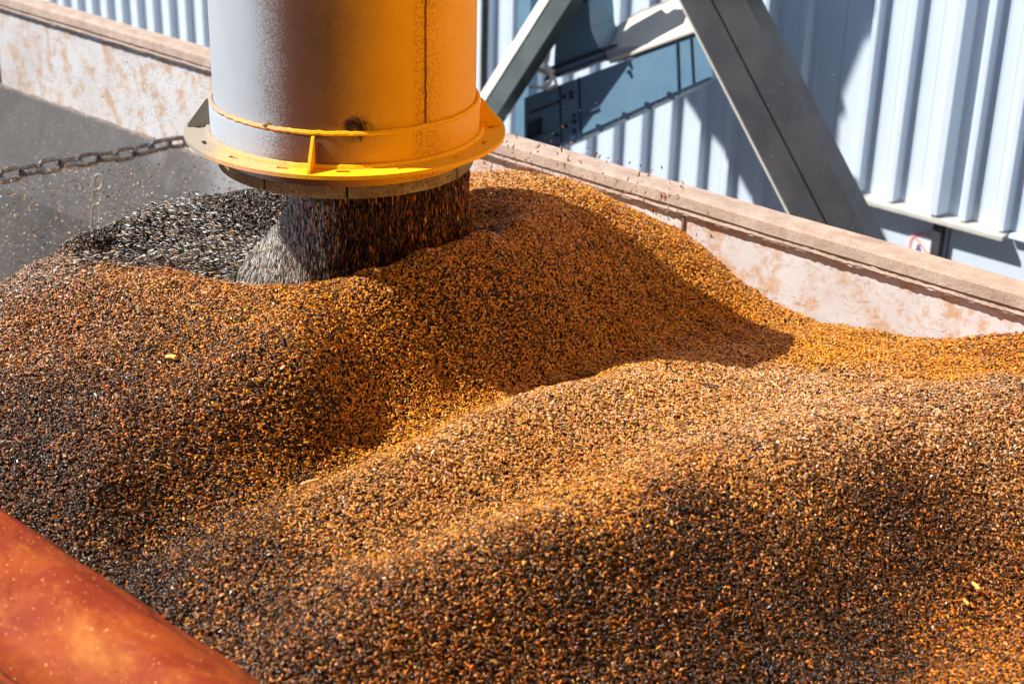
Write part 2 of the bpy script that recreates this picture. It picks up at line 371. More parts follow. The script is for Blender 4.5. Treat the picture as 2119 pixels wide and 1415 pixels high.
# rolled orange tarp lying along the near side
tp_c = (VN-.115, -.098); tr_ = .152
bm = NB(); seg = 40; n = 330; rows = []
for i in range(n+1):
    u = U0+.3+(U1-U0-.6)*i/n; row = []
    sag = .012*math.sin(u*2.1+.8)+.008*math.sin(u*5.3)
    for j in range(seg):
        a = 2*PI*j/seg
        r = tr_+.006*math.sin(3*a+u*2.2)+.005*math.sin(5*a-u*3.1+1)+.0025*math.sin(11*a+u*9)+.002*math.sin(u*23+2*a)
        row.append(bm.verts.new((u, tp_c[0]+r*math.cos(a), tp_c[1]+sag*.6+r*math.sin(a)*.95)))
    rows.append(row)
for i in range(n):
    for j in range(seg): bm.faces.new((rows[i][j], rows[i][(j+1)%seg], rows[i+1][(j+1)%seg], rows[i+1][j]))
bm.faces.new(rows[0]); bm.faces.new(rows[-1][::-1])
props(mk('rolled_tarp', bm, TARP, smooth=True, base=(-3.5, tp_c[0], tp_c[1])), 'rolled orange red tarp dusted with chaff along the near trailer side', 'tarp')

# ------------------------------------------------------------------ filling spout
SU, SV, SZ = onv(716, 264, 2.68); TURN = -ANG+.08
sp = empty('filling_spout', (SU, SV, SZ), 'big loading spout, grey on its left, orange light painted on its right, with bolted flange', 'loading spout', turn=TURN)
R = .338; RF = .416
bm = NB(); lathe(bm, [(R-.006,-.05),(R,-.05),(R,.3),(R,.46),(R-.01,.47),(.10,.57),(.10,.60),(.09,.60),(.09,.57),(R-.012,.455),(R-.006,.44)], 128, closed=True)
pipe = mk('pipe', bm, SPOUT, sp, smooth=True, local=True)
PHI, EL = math.radians(-90), math.radians(49)
SUNW = Vector((math.sin(PHI)*math.cos(EL), -math.cos(PHI)*math.cos(EL), math.sin(EL)))
sd = (FRAME @ Matrix.Rotation(TURN, 4, 'Z')).inverted() @ SUNW
bm = NB(); tube(bm, [Vector((0,0,.57)), Vector((0,0,.62))+sd*.05, Vector((0,0,.62))+sd*1.2, Vector((0,0,.62))+sd*3.2], .092, 24); mk('feed_pipe', bm, HOPPERM, sp, smooth=True, local=True)
# vertical lap seam
a = -PI/2+.64; bm = NB()
pts = [(math.cos(a)*(R+.001), math.sin(a)*(R+.001), .085+.02*i) for i in range(19)]
tube(bm, [(p[0]+rng.normal()*.0006, p[1], p[2]) for p in pts], .0028, 6); mk('vertical_seam', bm, m_steel('rusty_seam', (.16,.06,.02), (.34,.13,.02), .8, 0, 60), pipe, smooth=True, local=True)
# raised collar band
bm = NB(); lathe(bm, [(R+.0015,.003),(R+.011,.003),(R+.0115,.072),(R+.009,.081),(R+.0015,.086)], 128, closed=True)
mk('collar', bm, SPOUT, sp, smooth=True, local=True)
bm = NB(); pts = []
for i in range(200):
    a = 2*PI*i/200; pts.append(((R+.006)*math.cos(a), (R+.006)*math.sin(a), .086+rng.normal()*.0009))
tube(bm, pts, .0062, 6, closed=True); mk('dust_ridge', bm, FLANGE, sp, smooth=True, local=True)
bm = NB(); pts = []
for i in range(200):
    a = 2*PI*i/200; rr = R+.016+rng.normal()*.001; pts.append((rr*math.cos(a), rr*math.sin(a), .004))
tube(bm, pts, .008, 6, closed=True); mk('dust_fillet', bm, FLANGE, sp, smooth=True, local=True)
# flange ring with slotted bolt holes
NH = 16
def flange_mesh():
    bm = NB(); segs = NH*14; r0, r1 = R-.004, RF; ra, rb = R+.034, R+.047
    radii = [r0, ra, rb, r1]; zt, zb = .003, -.007
    def vt(i, k_, z):
        a = 2*PI*i/segs - PI/2 + .19; return (radii[k_]*math.cos(a), radii[k_]*math.sin(a), z)
    top = [[bm.verts.new(vt(i, k_, zt)) for k_ in range(4)] for i in range(segs)]
    bot = [[bm.verts.new(vt(i, k_, zb)) for k_ in range(4)] for i in range(segs)]
    hole = lambda i: (i % 14) in (6, 7, 8)
    for i in range(segs):
        j = (i+1) % segs
        for k_ in range(3):
            if k_ == 1 and hole(i): continue
            bm.faces.new((top[i][k_], top[j][k_], top[j][k_+1], top[i][k_+1])); bm.faces.new((bot[i][k_], bot[i][k_+1], bot[j][k_+1], bot[j][k_]))
        bm.faces.new((top[i][3], top[j][3], bot[j][3], bot[i][3])); bm.faces.new((top[i][0], bot[i][0], bot[j][0], top[j][0]))
        if hole(i):
            for k_ in (1, 2): bm.faces.new((top[i][k_], top[j][k_], bot[j][k_], bot[i][k_]))
            if not hole((i-1) % segs): bm.faces.new((top[i][1], top[i][2], bot[i][2], bot[i][1]))
            if not hole(j): bm.faces.new((top[j][1], top[j][2], bot[j][2], bot[j][1]))
    return bm
mk('flange', flange_mesh(), FLANGE, sp, smooth=True, local=True)
# gussets (four plates, standing on the flange against the collar)
for a in (-PI/2-.195, -PI+.02+.0, .02, PI/2):
    ca, sa = math.cos(a), math.sin(a); tx, ty = -sa*.0035, ca*.0035
    prof = [(R+.013,.004),(RF-.008,.004),(RF-.010,.012),(R+.020,.076),(R+.013,.080)]
    bm = NB(); prism(bm, [(r*ca-tx, r*sa-ty, z) for r, z in prof], (2*tx, 2*ty, 0))
    mk('gusset', bm, FLANGE, sp, local=True, bevel=.0012)
# short skirt under the flange, split by narrow slits
sl = [-PI/2-.62, -PI/2+.03, -PI/2+1.02, .75, 2.0, 3.2]
for i in range(len(sl)):
    a0 = sl[i]+.010; a1 = (sl[(i+1) % len(sl)]-.010); 
    if a1 < a0: a1 += 2*PI
    bm = NB(); lathe(bm, [(R-.012,-.0085),(R-.004,-.0085),(R-.004,-.082),(R-.012,-.082)], max(8, int((a1-a0)*20)), closed=True, a0=a0, a1=a1)
    mk('skirt_plate', bm, SKIRT, sp, smooth=True, local=True)
bm = NB(); lathe(bm, [(R-.020,-.02),(R-.016,-.02),(R-.016,-.079),(R-.020,-.079)], 96, closed=True); mk('inner_liner', bm, DARKST, sp, smooth=True, local=True)
# cluster of small dusty lumps on collar
for a, z in ((-PI/2-.55, .092),):
    bm = NB(); bmesh.ops.create_icosphere(bm, subdivisions=2, radius=.010)
    for vv in bm.verts: vv.co = Vector((vv.co.x*(1+.4*rng.random()), vv.co.y*.6, vv.co.z*(.6+.5*rng.random())))
    bmesh.ops.translate(bm, verts=bm.verts, vec=((R+.006)*math.cos(a), (R+.006)*math.sin(a), z)); mk('dust_lump', bm, SKIRT, sp, smooth=True, local=True)

# ------------------------------------------------------------------ heap height field
ctrl = [ # px, py, z   points seen on the heap in the photo, each given its own height
 (-120,650,-.04),(0,590,-.02),(0,700,.0),(0,850,-.03),(0,1000,-.09),(60,560,-.01),(200,495,.03),(300,455,.06),(400,420,.08),(560,392,.10),
 (990,357,.085),(1100,372,.07),(1200,392,.05),(1310,435,.0),
 (200,660,.04),(200,800,.0),(200,1000,-.075),(100,1070,-.13),(450,700,.06),(450,850,.0),(640,780,.045),(300,950,-.055),(1500,625,-.175),
 (2150,1415,-.20),(2300,1550,-.17),(550,1330,-.15),(1500,1700,-.27),(900,1700,-.22)]
def line(pts, step=70):
    out = []
    for a, b in zip(pts[:-1], pts[1:]):
        n_ = max(1, round(math.hypot(b[0]-a[0], b[1]-a[1])/step))
        out += [tuple(a[q]+(b[q]-a[q])*i/n_ for q in range(3)) for i in range(n_)]
    return out+[tuple(pts[-1])]
ctrl += line([(250,545,.035),(450,578,.08),(640,605,.125),(800,567,.165),(900,525,.19),(1000,478,.19),(1130,440,.13),(1250,437,.08),(1380,492,-.03)])
ctrl += line([(190,1165,-.175),(300,1130,-.18),(450,1060,-.15),(640,965,-.125),(800,885,-.11),(1000,800,-.115),(1270,718,-.165),(1440,672,-.19),(1600,635,-.215)])
ctrl += line([(350,1190,-.14),(500,1110,-.10),(640,1030,-.07),(800,945,-.045),(1000,860,-.03),(1270,772,-.085),(1450,728,-.125),(1640,698,-.165),(1900,740,-.125),(2119,750,-.085)])
ctrl += line([(550,1235,-.135),(700,1180,-.115),(1000,1065,-.085),(1300,955,-.075),(1500,880,-.07),(1650,825,-.085),(1850,780,-.10)])
ctrl += line([(600,1330,-.125),(700,1265,-.095),(850,1195,-.06),(1000,1135,-.03),(1150,1080,-.012),(1300,1020,.0),(1500,950,.015),(1700,885,.012),(1900,835,-.01),(2119,805,-.03),(2350,800,-.04)])
ctrl += line([(700,1480,-.20),(1000,1440,-.225),(1300,1430,-.25),(1550,1420,-.265),(1800,1360,-.26),(2000,1280,-.25),(2250,1230,-.24)])
cp = [onz(*c) for c in ctrl]
for px, py in ((1500,548),(1600,628),(1750,672),(1920,707),(2050,690),(2119,683),(2300,690)): cp.append(onv(px, py, VF))
for c in ((250,545,.035),(450,578,.08),(640,605,.125),(800,567,.165),(900,525,.19),(1000,478,.19)):
    p = onz(*c); q = onz(c[0], c[1]-1, c[2]); dd = np.array([q[0]-p[0], q[1]-p[1]]); dd /= np.linalg.norm(dd); cp.append((p[0]+dd[0]*.17, p[1]+dd[1]*.17, c[2]-.115))
for c in ((990,357,.085),(1100,372,.07),(1200,392,.05),(-120,650,-.04),(0,590,-.02),(60,560,-.01),(130,528,.01),(200,495,.03),(300,455,.06),(400,420,.08),(500,400,.09),(560,392,.10)):
    p = onz(*c); q = onz(c[0], c[1]-1, c[2]); dd = np.array([q[0]-p[0], q[1]-p[1]]); dd /= np.linalg.norm(dd); cp.append((p[0]+dd[0]*.25, p[1]+dd[1]*.25, c[2]-.15))
    if c[0] < 350:
        for q_, dz in ((.6,.42),(.95,.66),(1.4,.9)): cp.append((p[0]+dd[0]*q_, p[1]+dd[1]*q_, c[2]-dz))
cp += [(SU, SV, -.01), (SU+.1, SV+.15, .0), (SU-.15,SV+.1,.0),(-3.6,3.82,-.10),(-3.2,3.82,-.09),(-2.85,3.82,-.08),
       (-4.0,3.82,-.06),(-4.5,3.82,-.34),(-4.6,2.2,-.42),(-4.9,3.0,-.52),(-4.35,1.5,-.30),(-5.6,3.6,-1.0),(-5.8,2.6,-0.48),(-5.6,1.6,-1.0),(-6.6,2.6,-1.25),(-7.5,2.6,-1.3),(-7.5,1.4,-1.3),(-7.5,3.6,-1.3),(-9,2.6,-1.31),(-9,1.4,-1.31),(-9,3.6,-1.31),
       (.8,3.6,-.1),(.9,2.5,-.15),(.8,1.5,-.18),(2.1,3.6,-.3),(2.1,1.5,-.3),(2.1,2.5,-.25)]
cp = np.array(cp)
def tps_fit(P, z, lam):
    d = np.linalg.norm(P[:,None]-P[None], axis=2); K = np.where(d > 1e-9, d*d*np.log(d+1e-12), 0)
    n = len(P); A = np.zeros((n+3, n+3)); A[:n,:n] = K+lam*np.eye(n); A[:n,n] = 1; A[:n,n+1:] = P; A[n:,:n] = A[:n,n:].T
    return np.linalg.solve(A, np.concatenate([z, np.zeros(3)]))
Wt = tps_fit(cp[:,:2], cp[:,2], .0004)
def tps(U, V):
    s = U.shape; u = U.ravel(); v = V.ravel(); out = Wt[-3]+Wt[-2]*u+Wt[-1]*v
    for i in range(len(cp)):
        d2 = (u-cp[i,0])**2+(v-cp[i,1])**2; out += Wt[i]*.5*d2*np.log(d2+1e-18)
    return out.reshape(s)
NU, NV = 760, 190
gu = np.linspace(U0+.01, U1-.01, NU); gv = np.linspace(VN-.004, VF-.006, NV)
GU, GV = np.meshgrid(gu, gv, indexing='ij')
def vnoise(U, V, sc, seed):
    r = np.random.default_rng(seed); G = r.normal(size=(64, 64)); x = U*sc+100; y = V*sc+100
    xi = np.floor(x).astype(int); yi = np.floor(y).astype(int); fx = x-xi; fy = y-yi; fx = fx*fx*(3-2*fx); fy = fy*fy*(3-2*fy)
    g = lambda a, b: G[a % 64, b % 64]
    return (g(xi,yi)*(1-fx)+g(xi+1,yi)*fx)*(1-fy)+(g(xi,yi+1)*(1-fx)+g(xi+1,yi+1)*fx)*fy
GZ = tps(GU, GV)
GZ = np.where(GU < -3.95, np.minimum(GZ, .105-.95*np.clip(-GU-3.98, 0, 9)+.02*np.sin(GV*5)), GZ)
rest = GZ.copy()
GZ += .006*vnoise(GU, GV, 5, 1)+.0045*vnoise(GU*.6+GV*.8, GV*2.2, 9, 2)+.0025*vnoise(GU, GV, 28, 3)
# stays under the sloped panel at the far side and above the floor
lim = np.where(GZ < -.40, VF-.02-(-.40-GZ)*.42, VF); GZ = np.maximum(GZ, -1.30)
def hz(U, V):
    fu = np.clip((U-gu[0])/(gu[1]-gu[0]), 0, NU-1.001); fv = np.clip((V-gv[0])/(gv[1]-gv[0]), 0, NV-1.001)
    i = fu.astype(int); j = fv.astype(int); a = fu-i; b = fv-j
    return GZ[i,j]*(1-a)*(1-b)+GZ[i+1,j]*a*(1-b)+GZ[i,j+1]*(1-a)*b+GZ[i+1,j+1]*a*b
def hgrad(U, V, d=.012): return (hz(U+d, V)-hz(U-d, V))/(2*d), (hz(U, V+d)-hz(U, V-d))/(2*d)

# ---- light and shade put into kernel colour: share of [ochre, rust, tan, dark brown, charcoal, pale] kernels over the heap
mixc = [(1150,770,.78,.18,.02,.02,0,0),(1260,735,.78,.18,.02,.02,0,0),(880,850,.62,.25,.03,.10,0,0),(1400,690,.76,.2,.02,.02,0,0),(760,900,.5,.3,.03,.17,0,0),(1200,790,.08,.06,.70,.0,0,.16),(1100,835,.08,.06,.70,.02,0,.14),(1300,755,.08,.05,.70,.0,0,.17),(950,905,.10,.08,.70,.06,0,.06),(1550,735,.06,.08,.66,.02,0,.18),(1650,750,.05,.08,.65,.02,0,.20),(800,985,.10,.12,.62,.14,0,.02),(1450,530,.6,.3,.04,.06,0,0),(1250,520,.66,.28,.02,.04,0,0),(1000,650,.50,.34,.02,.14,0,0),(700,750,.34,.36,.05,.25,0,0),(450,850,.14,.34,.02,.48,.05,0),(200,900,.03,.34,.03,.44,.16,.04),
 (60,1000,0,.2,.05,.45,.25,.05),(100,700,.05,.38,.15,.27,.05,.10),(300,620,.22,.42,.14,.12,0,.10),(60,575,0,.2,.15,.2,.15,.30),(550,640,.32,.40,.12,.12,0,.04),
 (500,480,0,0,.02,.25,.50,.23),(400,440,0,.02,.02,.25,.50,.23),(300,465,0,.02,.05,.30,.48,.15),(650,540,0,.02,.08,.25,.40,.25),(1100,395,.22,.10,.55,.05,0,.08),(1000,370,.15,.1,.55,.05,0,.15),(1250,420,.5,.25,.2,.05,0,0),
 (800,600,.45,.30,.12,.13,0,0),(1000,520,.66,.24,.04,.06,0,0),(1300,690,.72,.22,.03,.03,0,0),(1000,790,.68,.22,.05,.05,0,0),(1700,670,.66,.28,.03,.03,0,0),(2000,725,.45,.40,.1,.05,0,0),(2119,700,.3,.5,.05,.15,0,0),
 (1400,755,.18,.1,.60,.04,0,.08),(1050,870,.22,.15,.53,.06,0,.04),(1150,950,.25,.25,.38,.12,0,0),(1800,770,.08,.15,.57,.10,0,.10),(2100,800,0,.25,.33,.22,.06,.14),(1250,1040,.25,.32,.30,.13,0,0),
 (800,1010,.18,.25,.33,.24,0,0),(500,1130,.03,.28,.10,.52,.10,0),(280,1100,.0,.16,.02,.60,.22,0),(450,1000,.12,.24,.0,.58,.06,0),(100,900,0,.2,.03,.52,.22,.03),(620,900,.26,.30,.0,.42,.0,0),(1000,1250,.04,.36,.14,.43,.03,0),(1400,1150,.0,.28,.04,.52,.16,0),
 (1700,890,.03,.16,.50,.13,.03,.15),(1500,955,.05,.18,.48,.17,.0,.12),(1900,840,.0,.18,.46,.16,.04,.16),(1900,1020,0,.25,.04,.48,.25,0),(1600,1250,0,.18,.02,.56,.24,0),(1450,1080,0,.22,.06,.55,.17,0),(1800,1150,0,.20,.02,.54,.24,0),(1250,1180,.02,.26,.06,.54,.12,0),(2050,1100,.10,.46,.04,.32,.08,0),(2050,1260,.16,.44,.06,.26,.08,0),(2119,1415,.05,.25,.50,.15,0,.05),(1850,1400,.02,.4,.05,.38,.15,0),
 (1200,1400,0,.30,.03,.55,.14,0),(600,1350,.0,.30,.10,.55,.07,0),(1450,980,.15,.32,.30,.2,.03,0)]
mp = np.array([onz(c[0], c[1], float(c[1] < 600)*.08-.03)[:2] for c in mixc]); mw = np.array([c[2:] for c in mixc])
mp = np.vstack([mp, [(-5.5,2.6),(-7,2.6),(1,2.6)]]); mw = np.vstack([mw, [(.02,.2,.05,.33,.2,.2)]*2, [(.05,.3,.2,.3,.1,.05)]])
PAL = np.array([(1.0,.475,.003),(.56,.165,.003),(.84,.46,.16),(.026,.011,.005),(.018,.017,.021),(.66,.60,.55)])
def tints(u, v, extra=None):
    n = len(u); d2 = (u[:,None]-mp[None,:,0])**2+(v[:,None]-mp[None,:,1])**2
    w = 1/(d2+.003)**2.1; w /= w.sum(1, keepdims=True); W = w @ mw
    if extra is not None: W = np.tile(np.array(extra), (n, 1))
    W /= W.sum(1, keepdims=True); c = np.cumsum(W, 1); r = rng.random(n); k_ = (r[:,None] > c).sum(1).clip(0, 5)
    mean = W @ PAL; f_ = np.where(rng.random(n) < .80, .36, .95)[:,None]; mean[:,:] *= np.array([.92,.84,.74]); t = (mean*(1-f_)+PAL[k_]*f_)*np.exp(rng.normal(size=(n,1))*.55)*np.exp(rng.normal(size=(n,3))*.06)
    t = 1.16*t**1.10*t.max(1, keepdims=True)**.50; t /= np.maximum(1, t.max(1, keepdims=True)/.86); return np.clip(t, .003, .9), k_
def frames(nrm, dirn, spin):
    """rotations: x axis along dirn, z axis near nrm, spun about x"""
    x = dirn/np.linalg.norm(dirn, axis=1, keepdims=True); y = np.cross(nrm, x); y /= np.linalg.norm(y, axis=1, keepdims=True)+1e-9; z = np.cross(x, y)
    c, s = np.cos(spin)[:,None], np.sin(spin)[:,None]; y2 = y*c+z*s; z2 = np.cross(x, y2)
    # euler XYZ of matrix [x y2 z2]
    ry = np.arcsin(np.clip(-x[:,2], -1, 1)); rx = np.arctan2(y2[:,2], z2[:,2]); rz = np.arctan2(x[:,1], x[:,0])
    return np.stack([rx, ry, rz], 1)

# ---- kernels to instance
hidden = bpy.data.collections.new('kernel_shapes')
def kernel(name, rings, seg, thick, bend=0., mat=GRAIN):
    bm = NB(); rr = []
    for x, r in rings: rr.append([bm.verts.new((x, r*math.cos(2*PI*j/seg), r*thick*math.sin(2*PI*j/seg)+bend*(x*x))) for j in range(seg)])
    a = bm.verts.new((-.5,0,bend*.25)); b = bm.verts.new((.5,0,bend*.25))
    for i in range(len(rr)-1):
        for j in range(seg): bm.faces.new((rr[i][j], rr[i][(j+1)%seg], rr[i+1][(j+1)%seg], rr[i+1][j]))
    for j in range(seg): bm.faces.new((a, rr[0][(j+1)%seg], rr[0][j])); bm.faces.new((b, rr[-1][j], rr[-1][(j+1)%seg]))
    me = bpy.data.meshes.new(name); bmesh.ops.recalc_face_normals(bm, faces=bm.faces); bm.to_mesh(me); bm.free()
    for p in me.polygons: p.use_smooth = True
    me.materials.append(mat); o = bpy.data.objects.new(name, me); hidden.objects.link(o); return o
KERN = [kernel('plump_kernel', [(-.42,.11),(-.22,.20),(.06,.225),(.32,.15),(.45,.06)], 7, .85),
        kernel('slim_kernel', [(-.56,.06),(-.25,.15),(.1,.165),(.48,.09)], 6, .8, .14),
        kernel('husk_flake', [(-.40,.14),(-.1,.28),(.22,.24),(.42,.10)], 6, .22, .35),
        kernel('stalk_bit', [(-.495,.045),(-.2,.05),(.2,.046),(.495,.04)], 5, .8, .05)]
def gn_tree():
    g = bpy.data.node_groups.new('pour_kernels', 'GeometryNodeTree')
    g.interface.new_socket('Geometry', in_out='INPUT', socket_type='NodeSocketGeometry'); g.interface.new_socket('Geometry', in_out='OUTPUT', socket_type='NodeSocketGeometry')
    N = g.nodes; L = g.links; gi = N.new('NodeGroupInput'); go = N.new('NodeGroupOutput')
    def attr(nm, ty):
        a = N.new('GeometryNodeInputNamedAttribute'); a.data_type = ty; a.inputs['Name'].default_value = nm; return a.outputs['Attribute']
    sep = N.new('GeometryNodeSeparateGeometry'); sep.domain = 'POINT'; L.new(gi.outputs[0], sep.inputs[0]); L.new(attr('pt', 'BOOLEAN'), sep.inputs['Selection'])
    gti = N.new('GeometryNodeJoinGeometry')
    for o in KERN[::-1]:
        oi = N.new('GeometryNodeObjectInfo'); oi.inputs['Object'].default_value = o; oi.inputs['As Instance'].default_value = True
        L.new(oi.outputs['Geometry'], gti.inputs[0])
    iop = N.new('GeometryNodeInstanceOnPoints'); L.new(sep.outputs['Selection'], iop.inputs['Points']); L.new(gti.outputs[0], iop.inputs['Instance'])
    iop.inputs['Pick Instance'].default_value = True
    L.new(attr('idx', 'INT'), iop.inputs['Instance Index']); L.new(attr('scl', 'FLOAT_VECTOR'), iop.inputs['Scale'])
    e2r = N.new('FunctionNodeEulerToRotation'); L.new(attr('rot', 'FLOAT_VECTOR'), e2r.inputs[0]); L.new(e2r.outputs[0], iop.inputs['Rotation'])
    j = N.new('GeometryNodeJoinGeometry'); L.new(sep.outputs['Inverted'], j.inputs[0]); L.new(iop.outputs[0], j.inputs[0]); L.new(j.outputs[0], go.inputs[0])
    return g
GN = gn_tree()
def scatter(name, P, rot, scl, idx, tint, grid=None, mat=BED, base=(0,0,0)):
    base = np.array(base, float)
    V = P-base; faces = None; ng = 0
    if grid is not None:
        gp, faces = grid; ng = len(gp); V = np.vstack([gp-base, V])
    me = bpy.data.meshes.new(name); n = len(V)
    me.vertices.add(n); me.vertices.foreach_set('co', V.astype(np.float32).ravel())
    if faces is not None:
        nf = len(faces); me.loops.add(nf*4); me.polygons.add(nf)
        me.loops.foreach_set('vertex_index', faces.astype(np.int32).ravel()); me.polygons.foreach_set('loop_start', np.arange(nf, dtype=np.int32)*4)
        me.polygons.foreach_set('use_smooth', np.ones(nf, dtype=bool))
    def A(nm, ty, key, arr, w):
        full = np.zeros((n, w), dtype=np.float32 if w > 1 else arr.dtype); full[ng:] = arr.reshape(-1, w)
        me.attributes.new(nm, ty, 'POINT').data.foreach_set(key, full.ravel())
    A('rot', 'FLOAT_VECTOR', 'vector', rot, 3); A('scl', 'FLOAT_VECTOR', 'vector', scl, 3); A('tint', 'FLOAT_COLOR', 'color', np.hstack([tint, np.ones((len(tint), 1))]), 4)
    A('idx', 'INT', 'value', idx.astype(np.int32), 1); A('pt', 'BOOLEAN', 'value', np.ones(len(P), dtype=bool), 1)
    me.update(calc_edges=True); me.materials.append(mat)
    o = bpy.data.objects.new(name, me); COL.objects.link(o); o.location = T(base); o.rotation_euler = (0,0,ANG)
    md = o.modifiers.new('kernels', 'NODES'); md.node_group = GN
    return o
def sizes(n, L0=.0096, sd=.17):
    L = L0*np.exp(rng.normal(size=n)*sd); return np.stack([L, L*np.exp(rng.normal(size=n)*.12), L*np.exp(rng.normal(size=n)*.12)], 1)
def cut(u, v, z):   # points that clear the far wall and its sloped lower panel
    return v < np.where(z < -.40, VF-.03-(-.40-z)*.43, VF-.004)
# heap kernels
Nc = 1250000
u = rng.uniform(-5.3, 1.2, Nc); v = rng.uniform(VN+.01, VF-.004, Nc); z = hz(u, v)
px, py = project(np.stack([u, v, z], 1))
inside = (px > -120) & (px < 2240) & (py > 250) & (py < 1540)
g0x, g0y = hgrad(u, v); dens = np.sqrt(1+1.6*(g0x**2+g0y**2))/1.30
keep = (rng.random(Nc) < dens) & (inside | (rng.random(Nc) < .22)) & cut(u, v, z); u, v, z = u[keep], v[keep], z[keep]; n = len(u)
gx, gy = hgrad(u, v); nrm = np.stack([-gx, -gy, np.ones(n)], 1); nrm /= np.linalg.norm(nrm, axis=1, keepdims=True)
a = rng.uniform(0, 2*PI, n); t1 = np.stack([np.cos(a), np.sin(a), np.zeros(n)], 1)
# kernels slide downhill: a mild alignment with the fall line
fall = np.stack([-gx, -gy, -(gx**2+gy**2)], 1); fall /= np.linalg.norm(fall, axis=1, keepdims=True)+1e-6
t1 = t1+fall*.45*np.where(rng.random(n) < .5, 1, -1)[:,None]
t1 -= nrm*(t1*nrm).sum(1, keepdims=True); t1 /= np.linalg.norm(t1, axis=1, keepdims=True); t1 += nrm*rng.normal(size=(n,1))*.38
P = np.stack([u, v, z], 1)+nrm*(rng.random((n,1))**.8*.0098-.0040)
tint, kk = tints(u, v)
idx = rng.choice(4, n, p=[.47,.30,.205,.025]); scl = sizes(n)
scl[idx == 3] *= [2.0, 1.2, 1.2]; tint[idx == 3] = np.array([.45,.20,.045])*np.exp(rng.normal(size=((idx == 3).sum(), 1))*.3)
big = rng.random(n) < .004; scl[big] *= 1.45
gpts = np.stack([GU.ravel(), GV.ravel(), GZ.ravel()-.004], 1)
lim2 = np.where(gpts[:,2] < -.40, VF-.03-(-.40-gpts[:,2])*.43, VF-.004); gpts[:,1] = np.minimum(gpts[:,1], lim2)
I, J = np.meshgrid(np.arange(NU-1), np.arange(NV-1), indexing='ij'); q = (I*NV+J).ravel()
faces = np.stack([q, q+NV, q+NV+1, q+1], 1)
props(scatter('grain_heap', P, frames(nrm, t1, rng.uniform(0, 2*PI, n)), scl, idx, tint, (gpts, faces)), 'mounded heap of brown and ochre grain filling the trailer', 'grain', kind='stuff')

# ---- falling column of grain under the spout
ns = 85000
cu, cv = SU+.067, SV+.060
ang = rng.uniform(0, 2*PI, ns); rad = .235*np.sqrt(rng.uniform(.35, 1, ns)); zz = rng.uniform(-.02, SZ-.05, ns)
z_low = .12
fl = np.clip((z_low+.10-zz)/.16, 0, 1)
uu = cu+rad*np.cos(ang)*(1+.10*fl); vv = cv+rad*np.sin(ang)*(1+.10*fl)
# position across the view (x to the right, world)
wx = (uu-SU)*E2[0]+(vv-SV)*N2[0]
left = wx < -.03+.03*rng.normal(size=ns)
# on the left the stream bends out into the crater
bend = np.clip((.30-zz)/.30, 0, 1)**2*np.clip((-.05-wx)/.2, 0, 1)
uu -= E2[0]*.28*bend; vv -= N2[0]*.28*bend
sw = np.stack([-.9*bend*E2[0], -.9*bend*N2[0], -np.ones(ns)], 1)+rng.normal(size=(ns,3))*[.10,.10,.05]
nn = np.tile(np.array([0,-1,.2]), (ns, 1))
tn, _ = tints(uu, vv, (.05,.40,.03,.52,.0,.0)); tl, _ = tints(uu, vv, (0,0,.06,.10,.24,.60)); tn[left] = tl[left]*2.4+.03  # left kernels tinted silvery to paint the sun on that flank
stripe = np.exp(.45*vnoise(wx*1.0, zz*.03, 60, 9)); tn *= stripe[:,None]
P = np.stack([uu, vv, zz], 1); okp = zz > hz(uu, vv)-.01
sc = sizes(ns, .0110)*[1.5,.7,.7]; ix = rng.choice(3, ns, p=[.3,.55,.15])
props(scatter('falling_grain', P[okp], frames(nn, sw, rng.uniform(0, 2*PI, ns))[okp], sc[okp], ix[okp], np.clip(tn, .003, .9)[okp], base=(SU, SV, .1)), 'thick column of grain falling from the spout, silver sunlight painted on its left edge', 'grain', kind='stuff')
# ---- kernels skipping across the crater left of the column
ns = 9000
s_ = rng.random(ns); r0 = .25+.75*s_; th = rng.normal(size=ns)*.55
dirx = -E2*0
d1 = np.stack([-np.ones(ns)*1.0, .35+th*.5], 1); d1 /= np.linalg.norm(d1, axis=1, keepdims=True)   # world x,y directions, mainly to the left
wxp = -.10+d1[:,0]*r0*.62; wyp = -.02+d1[:,1]*r0*.62
uu = SU+wxp*E2[0]+wyp*E2[1]; vv = SV+wxp*N2[0]+wyp*N2[1]
zz = hz(uu, vv)+.006+.11*rng.random(ns)**3*(1-.75*s_)
sw = np.stack([d1[:,0]*E2[0]+d1[:,1]*E2[1], d1[:,0]*N2[0]+d1[:,1]*N2[1], .25*rng.normal(size=ns)], 1)
tn, _ = tints(uu, vv, (0,.03,.04,.22,.45,.26)); tn = np.clip(tn*1.8, 0, .8)  # pale brightened kernels paint silver glints over dark grain
ok = (vv < VF-.02)
props(scatter('skipping_grain', np.stack([uu, vv, zz], 1)[ok], frames(np.tile([0,0,1.], (ns,1)), sw, rng.uniform(0, 2*PI, ns))[ok], (sizes(ns, .012)*[1.25,.8,.8])[ok], rng.choice(3, ns, p=[.3,.5,.2])[ok], tn[ok], base=(SU-.4, SV, .1)), 'loose grain, silver glints painted on, skipping outward across the shaded crater left of the column', 'grain', kind='stuff')
